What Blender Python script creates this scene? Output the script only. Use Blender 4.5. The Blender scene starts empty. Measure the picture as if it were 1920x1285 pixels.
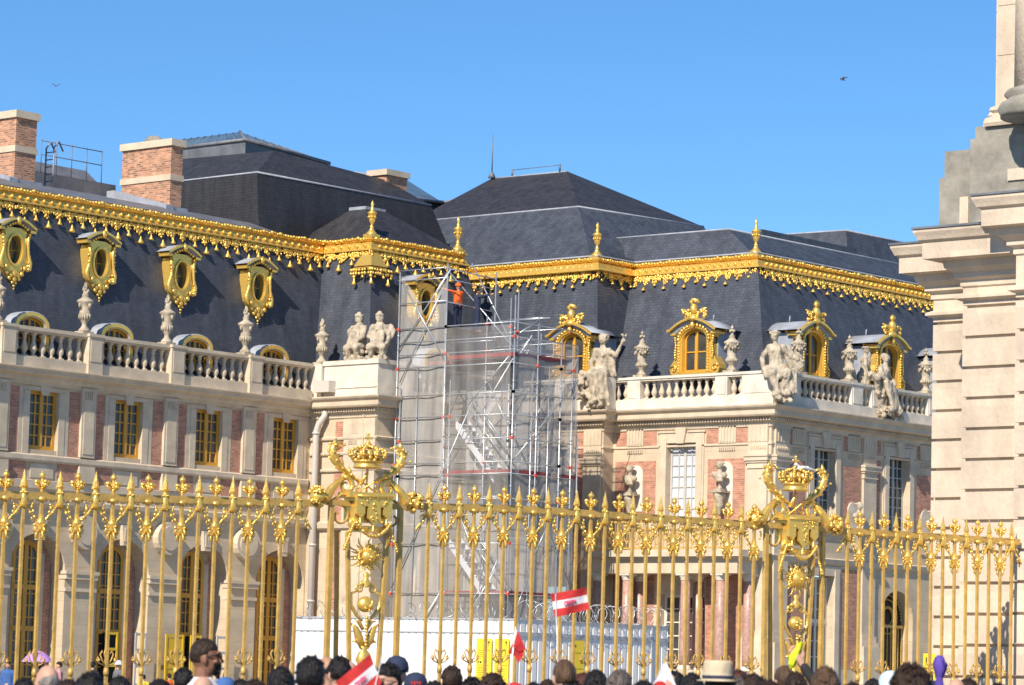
import bpy, math, random
from mathutils import Vector, Matrix
from math import sin, cos, pi, radians as R, hypot
random.seed(7)
sc = bpy.context.scene
COL = sc.collection
rnd = random.random
def ru(a, b): return a + (b - a) * random.random()

# ------------------------------------------------------------------ mesh builder
class MB:
    def __init__(s, T=None): s.v = []; s.f = []; s.sm = []; s.T = T
    def add(s, vs, fs, sm=False):
        n = len(s.v)
        if s.T: vs = [s.T(*p) for p in vs]
        s.v += [tuple(p) for p in vs]
        s.f += [tuple(i + n for i in f) for f in fs]
        s.sm += [sm] * len(fs)
    def box(s, x0, x1, y0, y1, z0, z1):
        s.add([(x0,y0,z0),(x1,y0,z0),(x1,y1,z0),(x0,y1,z0),(x0,y0,z1),(x1,y0,z1),(x1,y1,z1),(x0,y1,z1)],
              [(0,3,2,1),(4,5,6,7),(0,1,5,4),(1,2,6,5),(2,3,7,6),(3,0,4,7)])
    def quad(s, a, b, c, d): s.add([a,b,c,d], [(0,1,2,3)])
    def lathe(s, prof, c=(0,0,0), n=12, sm=True, sx=1, sy=1):
        vs = []
        for r, z in prof:
            for k in range(n):
                a = 2*pi*k/n
                vs.append((c[0]+r*cos(a)*sx, c[1]+r*sin(a)*sy, c[2]+z))
        fs = []
        for i in range(len(prof)-1):
            for k in range(n):
                fs.append((i*n+k, i*n+(k+1)%n, (i+1)*n+(k+1)%n, (i+1)*n+k))
        fs.append(tuple(range(n-1,-1,-1))); m = (len(prof)-1)*n
        fs.append(tuple(m+k for k in range(n)))
        s.add(vs, fs, sm)
    def tube(s, pts, r, n=6, sm=True):
        pts = [Vector(p) for p in pts]; vs = []; N = len(pts)
        rs = r if isinstance(r, (list, tuple)) else [r]*N
        up = None
        for i, p in enumerate(pts):
            t = (pts[min(i+1,N-1)] - pts[max(i-1,0)])
            if t.length < 1e-9: t = Vector((0,0,1))
            t.normalize()
            if up is None:
                up = Vector((0,0,1)) if abs(t.z) < .9 else Vector((1,0,0))
            a = t.cross(up)
            if a.length < 1e-6: a = t.orthogonal()
            a.normalize(); b = t.cross(a).normalized(); up = -b if (-b).dot(up) > 0 else b
            for k in range(n):
                an = 2*pi*k/n + pi/4
                vs.append(p + a*rs[i]*cos(an) + b*rs[i]*sin(an))
        fs = []
        for i in range(N-1):
            for k in range(n):
                fs.append((i*n+k, i*n+(k+1)%n, (i+1)*n+(k+1)%n, (i+1)*n+k))
        fs.append(tuple(range(n-1,-1,-1))); m = (N-1)*n
        fs.append(tuple(m+k for k in range(n)))
        s.add(vs, fs, sm)
    def ball(s, c, r, n=6, m=4, sm=True):
        if not isinstance(r, (tuple, list)): r = (r, r, r)
        vs = [(c[0],c[1],c[2]-r[2])]
        for i in range(1, m):
            th = -pi/2 + pi*i/m
            for k in range(n):
                a = 2*pi*k/n
                vs.append((c[0]+r[0]*cos(th)*cos(a), c[1]+r[1]*cos(th)*sin(a), c[2]+r[2]*sin(th)))
        vs.append((c[0],c[1],c[2]+r[2])); L = len(vs)-1
        fs = [(0, 1+(k+1)%n, 1+k) for k in range(n)]
        for i in range(m-2):
            for k in range(n):
                fs.append((1+i*n+k, 1+i*n+(k+1)%n, 1+(i+1)*n+(k+1)%n, 1+(i+1)*n+k))
        fs += [(L, 1+(m-2)*n+k, 1+(m-2)*n+(k+1)%n) for k in range(n)]
        s.add(vs, fs, sm)
    def prism(s, poly, y0, y1, sm=False):
        """polygon in x,z extruded along y"""
        n = len(poly)
        vs = [(x,y0,z) for x,z in poly] + [(x,y1,z) for x,z in poly]
        fs = [tuple(range(n)), tuple(range(2*n-1,n-1,-1))]
        fs += [(i, n+i, n+(i+1)%n, (i+1)%n) for i in range(n)]
        s.add(vs, fs, sm)
    def band(s, inner, outer, y0, y1, sm=False):
        """two matched open x,z polylines: front face at y0, both edges back to y1"""
        n = len(inner)
        vs = [(x,y0,z) for x,z in inner] + [(x,y0,z) for x,z in outer] + [(x,y1,z) for x,z in inner] + [(x,y1,z) for x,z in outer]
        fs = []
        for i in range(n-1):
            fs += [(i,i+1,n+i+1,n+i), (i,2*n+i,2*n+i+1,i+1), (n+i,n+i+1,3*n+i+1,3*n+i), (2*n+i,3*n+i,3*n+i+1,2*n+i+1)]
        s.add(vs, fs, sm)
    def cone_drop(s, c, r, h, n=6):
        s.lathe([(r*.12,h),(r*.25,h*.8),(r*.55,h*.5),(r,h*.22),(r*.8,.06*h),(r*.2,0)], c, n)
    def build(s, name, m, parent=None, org=(0,0,0), loc=None, rot=0, kind=None):
        me = bpy.data.meshes.new(name)
        vs = s.v if org == (0,0,0) else [(x-org[0], y-org[1], z-org[2]) for x,y,z in s.v]
        me.from_pydata(vs, [], s.f); me.update()
        if any(s.sm): me.polygons.foreach_set('use_smooth', s.sm)
        o = bpy.data.objects.new(name, me); COL.objects.link(o)
        if m: me.materials.append(m)
        if parent: o.parent = parent
        if loc: o.location = loc
        if rot: o.rotation_euler = (0,0,rot)
        if kind: o['kind'] = kind
        return o

def _cut(s): s.cuts = getattr(s, 'cuts', []) + [(len(s.v), len(s.f))]
MB.cut = _cut
def pieces(mb, name, m, parent=None, org=(0,0,0)):
    c = [(0, 0)] + getattr(mb, 'cuts', []) + [(len(mb.v), len(mb.f))]
    out = []
    for (v0, f0), (v1, f1) in zip(c, c[1:]):
        if v1 <= v0: continue
        q = MB(); q.v = mb.v[v0:v1]; q.f = [tuple(i-v0 for i in f) for f in mb.f[f0:f1]]; q.sm = mb.sm[f0:f1]
        out.append(q.build(name, m, parent, org))
    return out
def thing(name, label, cat, loc=(0,0,0), rotz=0, group=None):
    o = bpy.data.objects.new(name, None); COL.objects.link(o)
    o.location = loc; o.rotation_euler = (0,0,rotz); o.empty_display_size = .2
    o['label'] = label; o['category'] = cat
    if group: o['group'] = group
    return o
def tag(o, label, cat, group=None):
    o['label'] = label; o['category'] = cat
    if group: o['group'] = group
    return o
def clone(o, parent=None, loc=None, rot=None):
    c = o.copy(); COL.objects.link(c)
    if parent: c.parent = parent
    if loc is not None: c.location = loc
    if rot is not None: c.rotation_euler = (0,0,rot)
    for ch in [k for k in KIDS.get(o.name, o.children)]:
        clone(ch, c)
    return c
KIDS = {}

def remeshed(mb, name, voxel, smooth=4, fac=.5):
    o = mb.build(name + '_src', None)
    m = o.modifiers.new('r', 'REMESH'); m.mode = 'VOXEL'; m.voxel_size = voxel; m.use_smooth_shade = True
    if smooth:
        s = o.modifiers.new('s', 'SMOOTH'); s.iterations = smooth; s.factor = fac
    dg = bpy.context.evaluated_depsgraph_get(); dg.update()
    me = bpy.data.meshes.new_from_object(o.evaluated_get(dg)); me.name = name
    me.polygons.foreach_set('use_smooth', [True]*len(me.polygons))
    bpy.data.objects.remove(o)
    return me
def mesh_obj(name, me, m, parent=None, loc=None, rot=0):
    if m and not me.materials: me.materials.append(m)
    o = bpy.data.objects.new(name, me); COL.objects.link(o)
    if parent: o.parent = parent
    if loc: o.location = loc
    if rot: o.rotation_euler = (0,0,rot)
    return o
def capsule(mb, p, r, q, r2, n=10):
    p = Vector(p); q = Vector(q)
    mb.tube([p, p.lerp(q,.5), q], [r, (r+r2)/2, r2], n); mb.ball(p, r, n, 6); mb.ball(q, r2, n, 6)

# ------------------------------------------------------------------ materials
MATS = {}
def mat(name, col, rough=.8, metal=0., var=.0, vscale=1., bump=0., bscale=20., stretch=None, col2=None, spec=None):
    m = bpy.data.materials.new(name); m.use_nodes = True
    nt = m.node_tree; b = nt.nodes['Principled BSDF']
    b.inputs['Roughness'].default_value = rough; b.inputs['Metallic'].default_value = metal
    if spec is not None: b.inputs['Specular IOR Level'].default_value = spec
    b.inputs['Base Color'].default_value = (*col, 1)
    N = nt.nodes.new; L = nt.links.new
    if var or bump or col2:
        geo = N('ShaderNodeNewGeometry'); mp = N('ShaderNodeMapping'); L(geo.outputs['Position'], mp.inputs[0])
        if stretch: mp.inputs['Scale'].default_value = stretch
    if var or col2:
        n = N('ShaderNodeTexNoise'); n.inputs['Scale'].default_value = vscale; n.inputs['Detail'].default_value = 6; n.inputs['Roughness'].default_value = .65
        L(mp.outputs[0], n.inputs['Vector'])
        cr = N('ShaderNodeValToRGB'); L(n.outputs['Fac'], cr.inputs[0])
        c2 = col2 or tuple(c*(1-var) for c in col)
        cr.color_ramp.elements[0].position = .33; cr.color_ramp.elements[0].color = (*c2, 1)
        cr.color_ramp.elements[1].position = .67; cr.color_ramp.elements[1].color = (*(tuple(min(1,c*(1+var*.6)) for c in col) if not col2 else col), 1)
        L(cr.outputs[0], b.inputs['Base Color']); m['_c'] = 1
    if bump:
        n2 = N('ShaderNodeTexNoise'); n2.inputs['Scale'].default_value = bscale; n2.inputs['Detail'].default_value = 5
        L(mp.outputs[0], n2.inputs['Vector'])
        bp = N('ShaderNodeBump'); bp.inputs['Strength'].default_value = bump; bp.inputs['Distance'].default_value = .02
        L(n2.outputs['Fac'], bp.inputs['Height']); L(bp.outputs[0], b.inputs['Normal'])
    MATS[name] = m
    return m
def courses(m, w, h, mortar, mcol, strength=1., offset=.5, varc=None, bumpd=.01, cvar=0):
    """multiply a running-bond pattern (u = x-y, v = z) into the base colour, with mortar colour mcol"""
    nt = m.node_tree; N = nt.nodes.new; L = nt.links.new; b = nt.nodes['Principled BSDF']
    geo = N('ShaderNodeNewGeometry'); sp = N('ShaderNodeSeparateXYZ'); L(geo.outputs['Position'], sp.inputs[0])
    sb = N('ShaderNodeMath'); sb.operation = 'SUBTRACT'; L(sp.outputs[0], sb.inputs[0]); L(sp.outputs[1], sb.inputs[1])
    cb = N('ShaderNodeCombineXYZ'); L(sb.outputs[0], cb.inputs[0]); L(sp.outputs[2], cb.inputs[1])
    t = N('ShaderNodeTexBrick'); L(cb.outputs[0], t.inputs['Vector'])
    t.inputs['Scale'].default_value = 1; t.inputs['Brick Width'].default_value = w; t.inputs['Row Height'].default_value = h
    t.inputs['Mortar Size'].default_value = mortar; t.inputs['Mortar Smooth'].default_value = .3; t.offset = offset
    v = varc or (.85, 1.1)
    t.inputs['Color1'].default_value = (v[0],)*3 + (1,); t.inputs['Color2'].default_value = (v[1],)*3 + (1,)
    t.inputs['Mortar'].default_value = (.97,)*3 + (1,)
    src = b.inputs['Base Color'].links[0].from_socket if b.inputs['Base Color'].links else None
    mx = N('ShaderNodeMix'); mx.data_type = 'RGBA'; mx.blend_type = 'MULTIPLY'; mx.inputs[0].default_value = 1
    if src: L(src, mx.inputs[6])
    else: mx.inputs[6].default_value = b.inputs['Base Color'].default_value
    L(t.outputs['Color'], mx.inputs[7])
    m2 = N('ShaderNodeMix'); m2.data_type = 'RGBA'
    ml = N('ShaderNodeMath'); ml.operation = 'MULTIPLY'; ml.inputs[1].default_value = strength; L(t.outputs['Fac'], ml.inputs[0])
    L(ml.outputs[0], m2.inputs[0]); L(mx.outputs[2], m2.inputs[6]); m2.inputs[7].default_value = (*mcol, 1)
    L(m2.outputs[2], b.inputs['Base Color'])
    if bumpd:
        bp = N('ShaderNodeBump'); bp.invert = True; bp.inputs['Distance'].default_value = bumpd; bp.inputs['Strength'].default_value = .6
        L(t.outputs['Fac'], bp.inputs['Height'])
        if b.inputs['Normal'].links: L(b.inputs['Normal'].links[0].from_socket, bp.inputs['Normal'])
        L(bp.outputs[0], b.inputs['Normal'])
    return m
STONE = courses(mat('limestone', (.60,.49,.345), .85, var=.16, vscale=.9, bump=.25, bscale=9), 1.1, .42, .006, (.38,.30,.21), .55, varc=(.93,1.04))
TRIM = mat('limestone_trim', (.62,.52,.385), .85, var=.18, vscale=1.4, bump=.25, bscale=12)
PALE = mat('weathered_white_stone', (.70,.64,.54), .85, var=.2, vscale=1.7, bump=.3, bscale=10)
GREYST = mat('lichened_grey_stone', (.36,.34,.29), .9, col2=(.19,.18,.15), vscale=2.2, bump=.6, bscale=8)
GATE = courses(mat('cream_ashlar', (.63,.525,.405), .88, var=.20, vscale=1.6, bump=.55, bscale=18, stretch=(1,1,.6)), 1.25, .4425, .0, (.3,.25,.2), 0, varc=(.90,1.08), bumpd=0)
CARVED = mat('carved_stone', (.60,.51,.38), .9, col2=(.27,.235,.18), vscale=3.5, bump=.6, bscale=14)
BRICK = courses(mat('brick', (.50,.235,.155), .9, var=.22, vscale=3, bump=.3, bscale=30), .24, .078, .008, (.52,.40,.31), .75, varc=(.72,1.18))
CHBRICK = courses(mat('chimney_brick', (.50,.24,.14), .9, var=.3, vscale=4, bump=.3, bscale=30), .26, .085, .012, (.50,.40,.30), .85, varc=(.55,1.35))
def slate(name, c, c2):
    return courses(mat(name, c, .5, var=.0, col2=tuple(q*.9 for q in c2), vscale=1.7, bump=.3, bscale=5, stretch=(1.3,1.3,.16), spec=.45), .22, .12, .006, tuple(x*.55 for x in c2), .8, varc=(.86,1.12), bumpd=.02)
SLATE = slate('slate', (.078,.090,.114), (.048,.056,.074))
SLATE2 = slate('brown_slate', (.050,.049,.052), (.030,.029,.032))
LEAD = mat('lead_sheet', (.34,.37,.42), .6, metal=.05, var=.22, vscale=2.5, bump=.2, bscale=6)
LEADD = mat('dull_lead', (.17,.18,.20), .55, metal=.15, var=.3, vscale=1.5)
GOLD = mat('gold_leaf', (1.0,.635,.15), .29, metal=.62, var=.10, vscale=7, bump=.35, bscale=26)
GOLDM = mat('gilded_lead', (1.0,.60,.13), .34, metal=.60, var=.16, vscale=5, bump=.6, bscale=16)
GPAINT = mat('gold_paint', (.62,.39,.10), .42, metal=.15, var=.24, vscale=7, bump=.3, bscale=30)
OCHRE = mat('ochre_paint', (.62,.315,.035), .45, var=.08, vscale=3)
def glassm(name, c, r=.12, c2=None):
    return mat(name, c, r, col2=c2, vscale=.8, spec=.6)
GLASS = glassm('dark_window_glass', (.085,.085,.08), .16, (.030,.030,.028))  # sky reflection on the panes is partly put into this base colour
WGLASS = glassm('blind_behind_glass', (.72,.76,.82), .3, (.50,.55,.63))
SKYGLASS = glassm('skylight_glass', (.12,.20,.27), .15, (.07,.11,.15))
GREYP = mat('grey_window_paint', (.50,.49,.45), .6, var=.1, vscale=3)
WHITEP = mat('white_window_paint', (.72,.68,.58), .6, var=.08, vscale=3)
MARBLE = mat('red_marble', (.55,.36,.29), .35, col2=(.36,.20,.155), vscale=9)
STEEL = mat('galvanised_tube', (.50,.54,.58), .35, metal=.65, var=.12, vscale=6)
ALU = mat('aluminium_stair', (.80,.82,.86), .35, metal=.3)
REDB = mat('red_toe_board', (.30,.05,.05), .6, var=.3, vscale=3)
COUPL = mat('red_coupler', (.75,.08,.04), .5)
HOARD = mat('white_hoarding_sheet', (.82,.80,.77), .5, var=.05, vscale=1)
HOARDP = mat('grey_hoarding_post', (.42,.43,.45), .5)
YEL = mat('yellow_sign_board', (.92,.66,.03), .5)
BLACK = mat('black_ink', (.02,.02,.02), .6)
WIRE = mat('razor_wire', (.55,.56,.57), .4, metal=.7)
ZINC = mat('drainpipe_paint', (.56,.52,.47), .5)
IRON = mat('dark_iron', (.05,.035,.025), .5, metal=.4)
COBB = courses(mat('cobbles', (.30,.28,.25), .9, var=.25, vscale=2), .3, .2, .02, (.16,.14,.12), .8)
# translucent debris netting: a real thin woven sheet, part see-through
NET = bpy.data.materials.new('debris_netting'); NET.use_nodes = True
_nt = NET.node_tree; _b = _nt.nodes['Principled BSDF']; _b.inputs['Base Color'].default_value = (.58,.56,.53,1); _b.inputs['Roughness'].default_value = .9
_tr = _nt.nodes.new('ShaderNodeBsdfTransparent'); _mx = _nt.nodes.new('ShaderNodeMixShader')
_ns = _nt.nodes.new('ShaderNodeTexNoise'); _ns.inputs['Scale'].default_value = 1.3; _ns.inputs['Detail'].default_value = 5
_g = _nt.nodes.new('ShaderNodeNewGeometry'); _mp = _nt.nodes.new('ShaderNodeMapping'); _mp.inputs['Scale'].default_value = (2,2,.35)
_nt.links.new(_g.outputs['Position'], _mp.inputs[0]); _nt.links.new(_mp.outputs[0], _ns.inputs['Vector'])
_mr = _nt.nodes.new('ShaderNodeMapRange'); _mr.inputs[1].default_value = .3; _mr.inputs[2].default_value = .7; _mr.inputs[3].default_value = .32; _mr.inputs[4].default_value = .56
_nt.links.new(_ns.outputs['Fac'], _mr.inputs[0]); _nt.links.new(_mr.outputs[0], _mx.inputs[0])
_nt.links.new(_tr.outputs[0], _mx.inputs[1]); _nt.links.new(_b.outputs[0], _mx.inputs[2])
_nt.links.new(_mx.outputs[0], _nt.nodes['Material Output'].inputs['Surface'])

NET2 = NET.copy(); NET2.name = 'fine_netting'
for _n in NET2.node_tree.nodes:
    if _n.type == 'MAP_RANGE': _n.inputs[3].default_value = .10; _n.inputs[4].default_value = .26
# ------------------------------------------------------------------ camera, sun, sky
FPX = 6100.
psi, rol, pit = R(40.7), R(1.55), math.atan(641/FPX)
fw = Vector((cos(psi)*cos(pit), sin(psi)*cos(pit), sin(pit)))
r0 = Vector((sin(psi), -cos(psi), 0)); u0 = r0.cross(fw)
rr = r0*cos(rol) + u0*sin(rol); uu = u0*cos(rol) - r0*sin(rol)
cd = bpy.data.cameras.new('camera'); cam = bpy.data.objects.new('camera', cd); COL.objects.link(cam)
cd.sensor_width = 36; cd.lens = 36*FPX/1920; cd.clip_start = .5; cd.clip_end = 3000
M = Matrix.Identity(4)
for i in range(3): M[i][0] = rr[i]; M[i][1] = uu[i]; M[i][2] = -fw[i]
M[2][3] = 1.6
cam.matrix_world = M; sc.camera = cam
sd = Vector((1, .25, -.82)).normalized()
ld = bpy.data.lights.new('sun', 'SUN'); ld.energy = 5.0; ld.angle = R(.53); ld.color = (1, .89, .75)
lo = bpy.data.objects.new('sun', ld); COL.objects.link(lo); lo.rotation_euler = sd.to_track_quat('-Z', 'Y').to_euler()
w = bpy.data.worlds.new('World'); sc.world = w; w.use_nodes = True
wn = w.node_tree; bg = wn.nodes['Background']; sky = wn.nodes.new('ShaderNodeTexSky'); sky.sky_type = 'NISHITA'
sky.sun_disc = False; sky.sun_elevation = math.asin(-sd.z); sky.sun_rotation = math.atan2(-sd.x, -sd.y)
sky.air_density = 1.0; sky.dust_density = 0.0; sky.ozone_density = 6.0; sky.altitude = 2500
hs = wn.node_tree.nodes.new('ShaderNodeHueSaturation') if False else wn.nodes.new('ShaderNodeHueSaturation')
hs.inputs['Saturation'].default_value = 1.12; hs.inputs['Hue'].default_value = .496; hs.inputs['Value'].default_value = 1.18
wn.links.new(sky.outputs[0], hs.inputs['Color']); wn.links.new(hs.outputs[0], bg.inputs[0]); bg.inputs[1].default_value = .098
sc.view_settings.view_transform = 'Standard'; sc.view_settings.look = 'None'
sc.view_settings.exposure = .36; sc.view_settings.gamma = 1
try:
    sc.cycles.max_bounces = 6; sc.cycles.transparent_max_bounces = 12; sc.cycles.caustics_reflective = False; sc.cycles.caustics_refractive = False
except Exception: pass
# ------------------------------------------------------------------ facade tools
def FY(Y0): return lambda s, o, z: (s, Y0 - o, z)      # wall facing -Y, s = x
def FX(X0): return lambda s, o, z: (X0 - o, s, z)      # wall facing -X, s = y
def segdir(a, b):
    d = Vector((b[0]-a[0], b[1]-a[1])); d.normalize(); return d
def offp(path, i, o):
    n = []
    if i > 0: d = segdir(path[i-1], path[i]); n.append(Vector((d.y, -d.x)))
    if i < len(path)-1: d = segdir(path[i], path[i+1]); n.append(Vector((d.y, -d.x)))
    if len(n) == 2 and (n[0]-n[1]).length < 1e-6: n = n[:1]
    return (path[i][0] + sum(v.x for v in n)*o, path[i][1] + sum(v.y for v in n)*o)
def sweep(mb, path, prof, i0=0, i1=None, sm=False, sub=0):
    i1 = len(path)-1 if i1 is None else i1
    for i in range(i0, i1):
        vs = []; k = len(prof)
        for o, z in prof: x, y = offp(path, i, o); vs.append((x, y, z))
        for o, z in prof: x, y = offp(path, i+1, o); vs.append((x, y, z))
        mb.add(vs, [(j, k+j, k+j+1, j+1) for j in range(k-1)], sm)
def sheet(mb, s0, s1, z0, z1, ops=(), o=0):
    """flat wall sheet with rectangular openings (a,b,za,zb,depth)"""
    S = sorted({s0, s1, *[q for op in ops for q in op[:2]]}); Z = sorted({z0, z1, *[q for op in ops for q in op[2:4]]})
    for i in range(len(S)-1):
        for j in range(len(Z)-1):
            cs, cz = (S[i]+S[i+1])/2, (Z[j]+Z[j+1])/2
            if any(a < cs < b and c < cz < d for a, b, c, d, _ in ops): continue
            mb.quad((S[i],o,Z[j]), (S[i+1],o,Z[j]), (S[i+1],o,Z[j+1]), (S[i],o,Z[j+1]))
    for a, b, c, d, dp in ops:
        mb.quad((a,o,c),(a,o-dp,c),(a,o-dp,d),(a,o,d)); mb.quad((b,o,c),(b,o-dp,c),(b,o-dp,d),(b,o,d))
        mb.quad((a,o,d),(b,o,d),(b,o-dp,d),(a,o-dp,d)); mb.quad((a,o,c),(b,o,c),(b,o-dp,c),(a,o-dp,c))
def arch_cell(mb, s0, s1, z0, z1, c, r, spr, dp, n=14, rise=None, o=0):
    rise = rise or r
    P = [(c - r*cos(pi*k/n), spr + rise*sin(pi*k/n)) for k in range(n+1)]
    mb.quad((s0,o,z0),(c-r,o,z0),(c-r,o,z1),(s0,o,z1)); mb.quad((c+r,o,z0),(s1,o,z0),(s1,o,z1),(c+r,o,z1))
    for k in range(n):
        (a, za), (b, zb) = P[k], P[k+1]
        mb.quad((a,o,za),(b,o,zb),(b,o,z1),(a,o,z1)); mb.quad((a,o,za),(b,o,zb),(b,o-dp,zb),(a,o-dp,za))
    for a in (c-r, c+r): mb.quad((a,o,z0),(a,o,spr),(a,o-dp,spr),(a,o-dp,z0))
def bx(mb, s0, s1, o0, o1, z0, z1): mb.box(s0, s1, o0, o1, z0, z1)

def archpts(hw, z0, spr, rise, n=14):
    return [(-hw, z0)] + [(-hw*cos(pi*k/n), spr + rise*sin(pi*k/n)) for k in range(n+1)] + [(hw, z0)]
def window(name, hw, h, cols, rows, m, gm, parent, loc, rot=0, arch=0, fr=.09, mull=.045, depth=.07, transoms=(), center=.12):
    """local: x across, -y front, z up from sill; frame + glass child"""
    mb = MB(); spr = h - arch
    if arch:
        P = archpts(hw, 0, spr, arch); Q = archpts(hw-fr, 0, spr, arch-fr)
        mb.band(Q, P, -depth, .0)
    else:
        mb.box(-hw, -hw+fr, -depth, 0, 0, h); mb.box(hw-fr, hw, -depth, 0, 0, h); mb.box(-hw+fr, hw-fr, -depth, 0, h-fr, h)
    mb.box(-hw+fr, hw-fr, -depth, 0, 0, fr*1.2)
    def top(x): return (spr + arch*math.sqrt(max(0, 1-(x/hw)**2)) if arch else h) - fr*.6
    if center: mb.box(-center/2, center/2, -depth-.012, -.002, fr, top(0))
    W = 2*(hw-fr)
    for i in range(1, cols):
        x = -hw+fr + W*i/cols
        if center and abs(x) < .02: continue
        mb.box(x-mull/2, x+mull/2, -depth+.012, -.004, fr, top(x))
    for j in range(1, rows):
        z = fr + (h-fr*1.2-arch*.35)*j/rows
        mb.box(-hw+fr, hw-fr, -depth+.02, -.006, z-mull/2, z+mull/2)
    for t in transoms: mb.box(-hw+fr*.5, hw-fr*.5, -depth-.02, -.001, t-.09, t+.09)
    o = mb.build(name, m, parent, loc=loc, rot=rot)
    g = MB(); n = 14
    if arch: g.add([(x, -.012, z) for x, z in archpts(hw-.02, .02, spr, arch-.02)], [tuple(range(n+3))])
    else: g.add([(-hw+.02,-.012,.02),(hw-.02,-.012,.02),(hw-.02,-.012,h-.02),(-hw+.02,-.012,h-.02)], [(0,1,2,3)])
    gl = g.build('pane', gm, o)
    KIDS[o.name] = [gl]
    return o
BAL = MB(); BAL.lathe([(.10,0),(.10,.07),(.055,.1),(.07,.14),(.125,.26),(.13,.34),(.08,.52),(.055,.64),(.07,.70),(.085,.74),(.07,.78),(.10,.82),(.10,.9)], n=10)
BAL.box(-.1,.1,-.1,.1,0,.06); BAL.box(-.1,.1,-.1,.1,.84,.9)
bal_proto = None
def balusters(parent, pts, z, h):
    global bal_proto
    for (x, y) in pts:
        if bal_proto is None:
            bal_proto = BAL.build('baluster', TRIM, parent); c = bal_proto
        else:
            c = bal_proto.copy(); COL.objects.link(c)
        c.parent = parent; c.location = (x, y, z); c.scale = (1, 1, h/.9)

def gold_cornice(bld, path, z, slope, i0, i1, drop=1., per=1.18, phase=0., name='gilded_cornice', big=.30, b_=0.):
    org = tuple(bld.location); mb = MB(); S = slope if isinstance(slope, (list, tuple)) else [slope]*len(path)
    sm_ = max(S[i0:i1]); sweep(mb, path, [(-.12+b_,z+.0),(b_,z+.02),(.16+b_,z-.02),(.24+b_,z-.1),(.16+b_,z-.18),(.11+b_,z-.2),(.10+b_+sm_*.26,z-.26),(.10+b_+sm_*.46,z-.46),(.16+b_+sm_*.5,z-.50),(.16+b_+sm_*.56,z-.56),(b_,z-.62)], i0, i1)
    for i in range(i0, i1):
        a = Vector(offp(path, i, .0)); b = Vector(offp(path, i+1, .0)); d = (b-a); L = d.length; d.normalize(); n = Vector((d.y, -d.x))
        t = .08
        while t < L:                                  # egg-and-leaf roll on top
            p = a + d*t; r = ru(.05, .085)
            mb.ball((p.x+n.x*(.19+b_), p.y+n.y*(.19+b_), z-.07+ru(-.03,.03)), (r*1.3, r*1.3, r), 6, 4); t += .155
    o = mb.build(name, GOLDM, bld, org)
    fr = MB()
    for i in range(i0, i1):
        fr.cut()
        a = Vector(offp(path, i, .0)); b = Vector(offp(path, i+1, .0)); d = (b-a); L = d.length; d.normalize(); n = Vector((d.y, -d.x))
        def P(t, dz, out=.06):
            p = a + d*t + n*(S[i]*(-dz) + out + b_); return (p.x, p.y, z+dz)
        nper = max(1, round(L/per)); pp = L/nper
        t = .3*pp/1.18
        k = 0
        def turn(j): return 0 if j <= 0 or j >= len(path)-1 else (segdir(path[j-1],path[j]).x*segdir(path[j],path[j+1]).y - segdir(path[j-1],path[j]).y*segdir(path[j],path[j+1]).x)
        e0 = -.32 if turn(i) > .5 else .05; e1 = L+.32 if turn(i+1) > .5 else L-.05
        q_ = e0
        while q_ < e1:                             # lace of small leaves
            dl = .30+.10*cos(2*pi*q_/(pp/2))
            for _ in range(3 if 0 < q_ < L else 2): fr.ball(P(q_+ru(-.04,.04), -.60-dl*rnd()), (ru(.03,.065), ru(.03,.06), ru(.035,.085)), 5, 4)
            q_ += .088
        while t < L-.05:
            fr.ball(P(t, -.36, .13), (.075,.075,.08), 6, 4); t += pp/3
        for j in range(nper*2+1):
            t = j*pp/2 + phase
            if t < .1 or t > L-.1: continue
            bigm = j % 2 == 0
            zb = -.58
            rows = [(0,-.64,.075),(-.1,-.66,.06),(.1,-.66,.06),(-.17,-.64,.05),(.17,-.64,.05),(0,-.76,.08),(-.09,-.78,.06),(.09,-.78,.06),(-.15,-.75,.05),(.15,-.75,.05),(0,-.88,.07)]
            if bigm: rows += [(-.08,-.92,.05),(.08,-.92,.05),(0,-.98,.05),(-.2,-.72,.05),(.2,-.72,.05)]
            for dx, dz, r in rows:
                dx += ru(-.02,.02); r *= ru(.8,1.15)
                q = (r*ru(.8,1.2), r*ru(.8,1.2), r*ru(.9,1.5))
                if .04 < t+dx < L-.04: fr.ball(P(t+dx, dz+ru(-.015,.015)), q, 5, 4)
            top = -1.10 if bigm else -.95
            h = (big if bigm else big*.8)*drop
            p = P(t, top-h, .09); fr.cone_drop(p, .125*(1 if bigm else .8)*(.6+.4*drop), h+.02, 8)
            for q in range(1, 4):                     # festoon to the next motif
                u = q/4; fr.ball(P(min(L-.03, t+pp/2*u), -.62-.10*sin(pi*u)), .045, 5, 3)
    pieces(fr, 'fringe', GOLDM, bld, org)
    return o
def finial(bld, x, y, z, s=1., name='finial'):
    mb = MB()
    mb.lathe([(.26,0),(.24,.06),(.13,.18),(.07,.30),(.10,.34),(.06,.38),(.05,.46),(.12,.56),(.13,.62),(.17,.86),(.20,.90),(.19,.94),(.11,.98),(.06,1.04),(.09,1.10),(.04,1.16),(.08,1.24),(.05,1.34),(.005,1.44)], (0,0,0), 10)
    mb.box(-.24,.24,-.24,.24,-.1,.03)
    for k in range(8): mb.ball((.15*cos(k*pi/4), .15*sin(k*pi/4), .74), .045, 5, 4)
    o = mb.build(name, GOLD, bld, loc=(x,y,z)); o.scale = (s,s,s); return o

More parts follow.
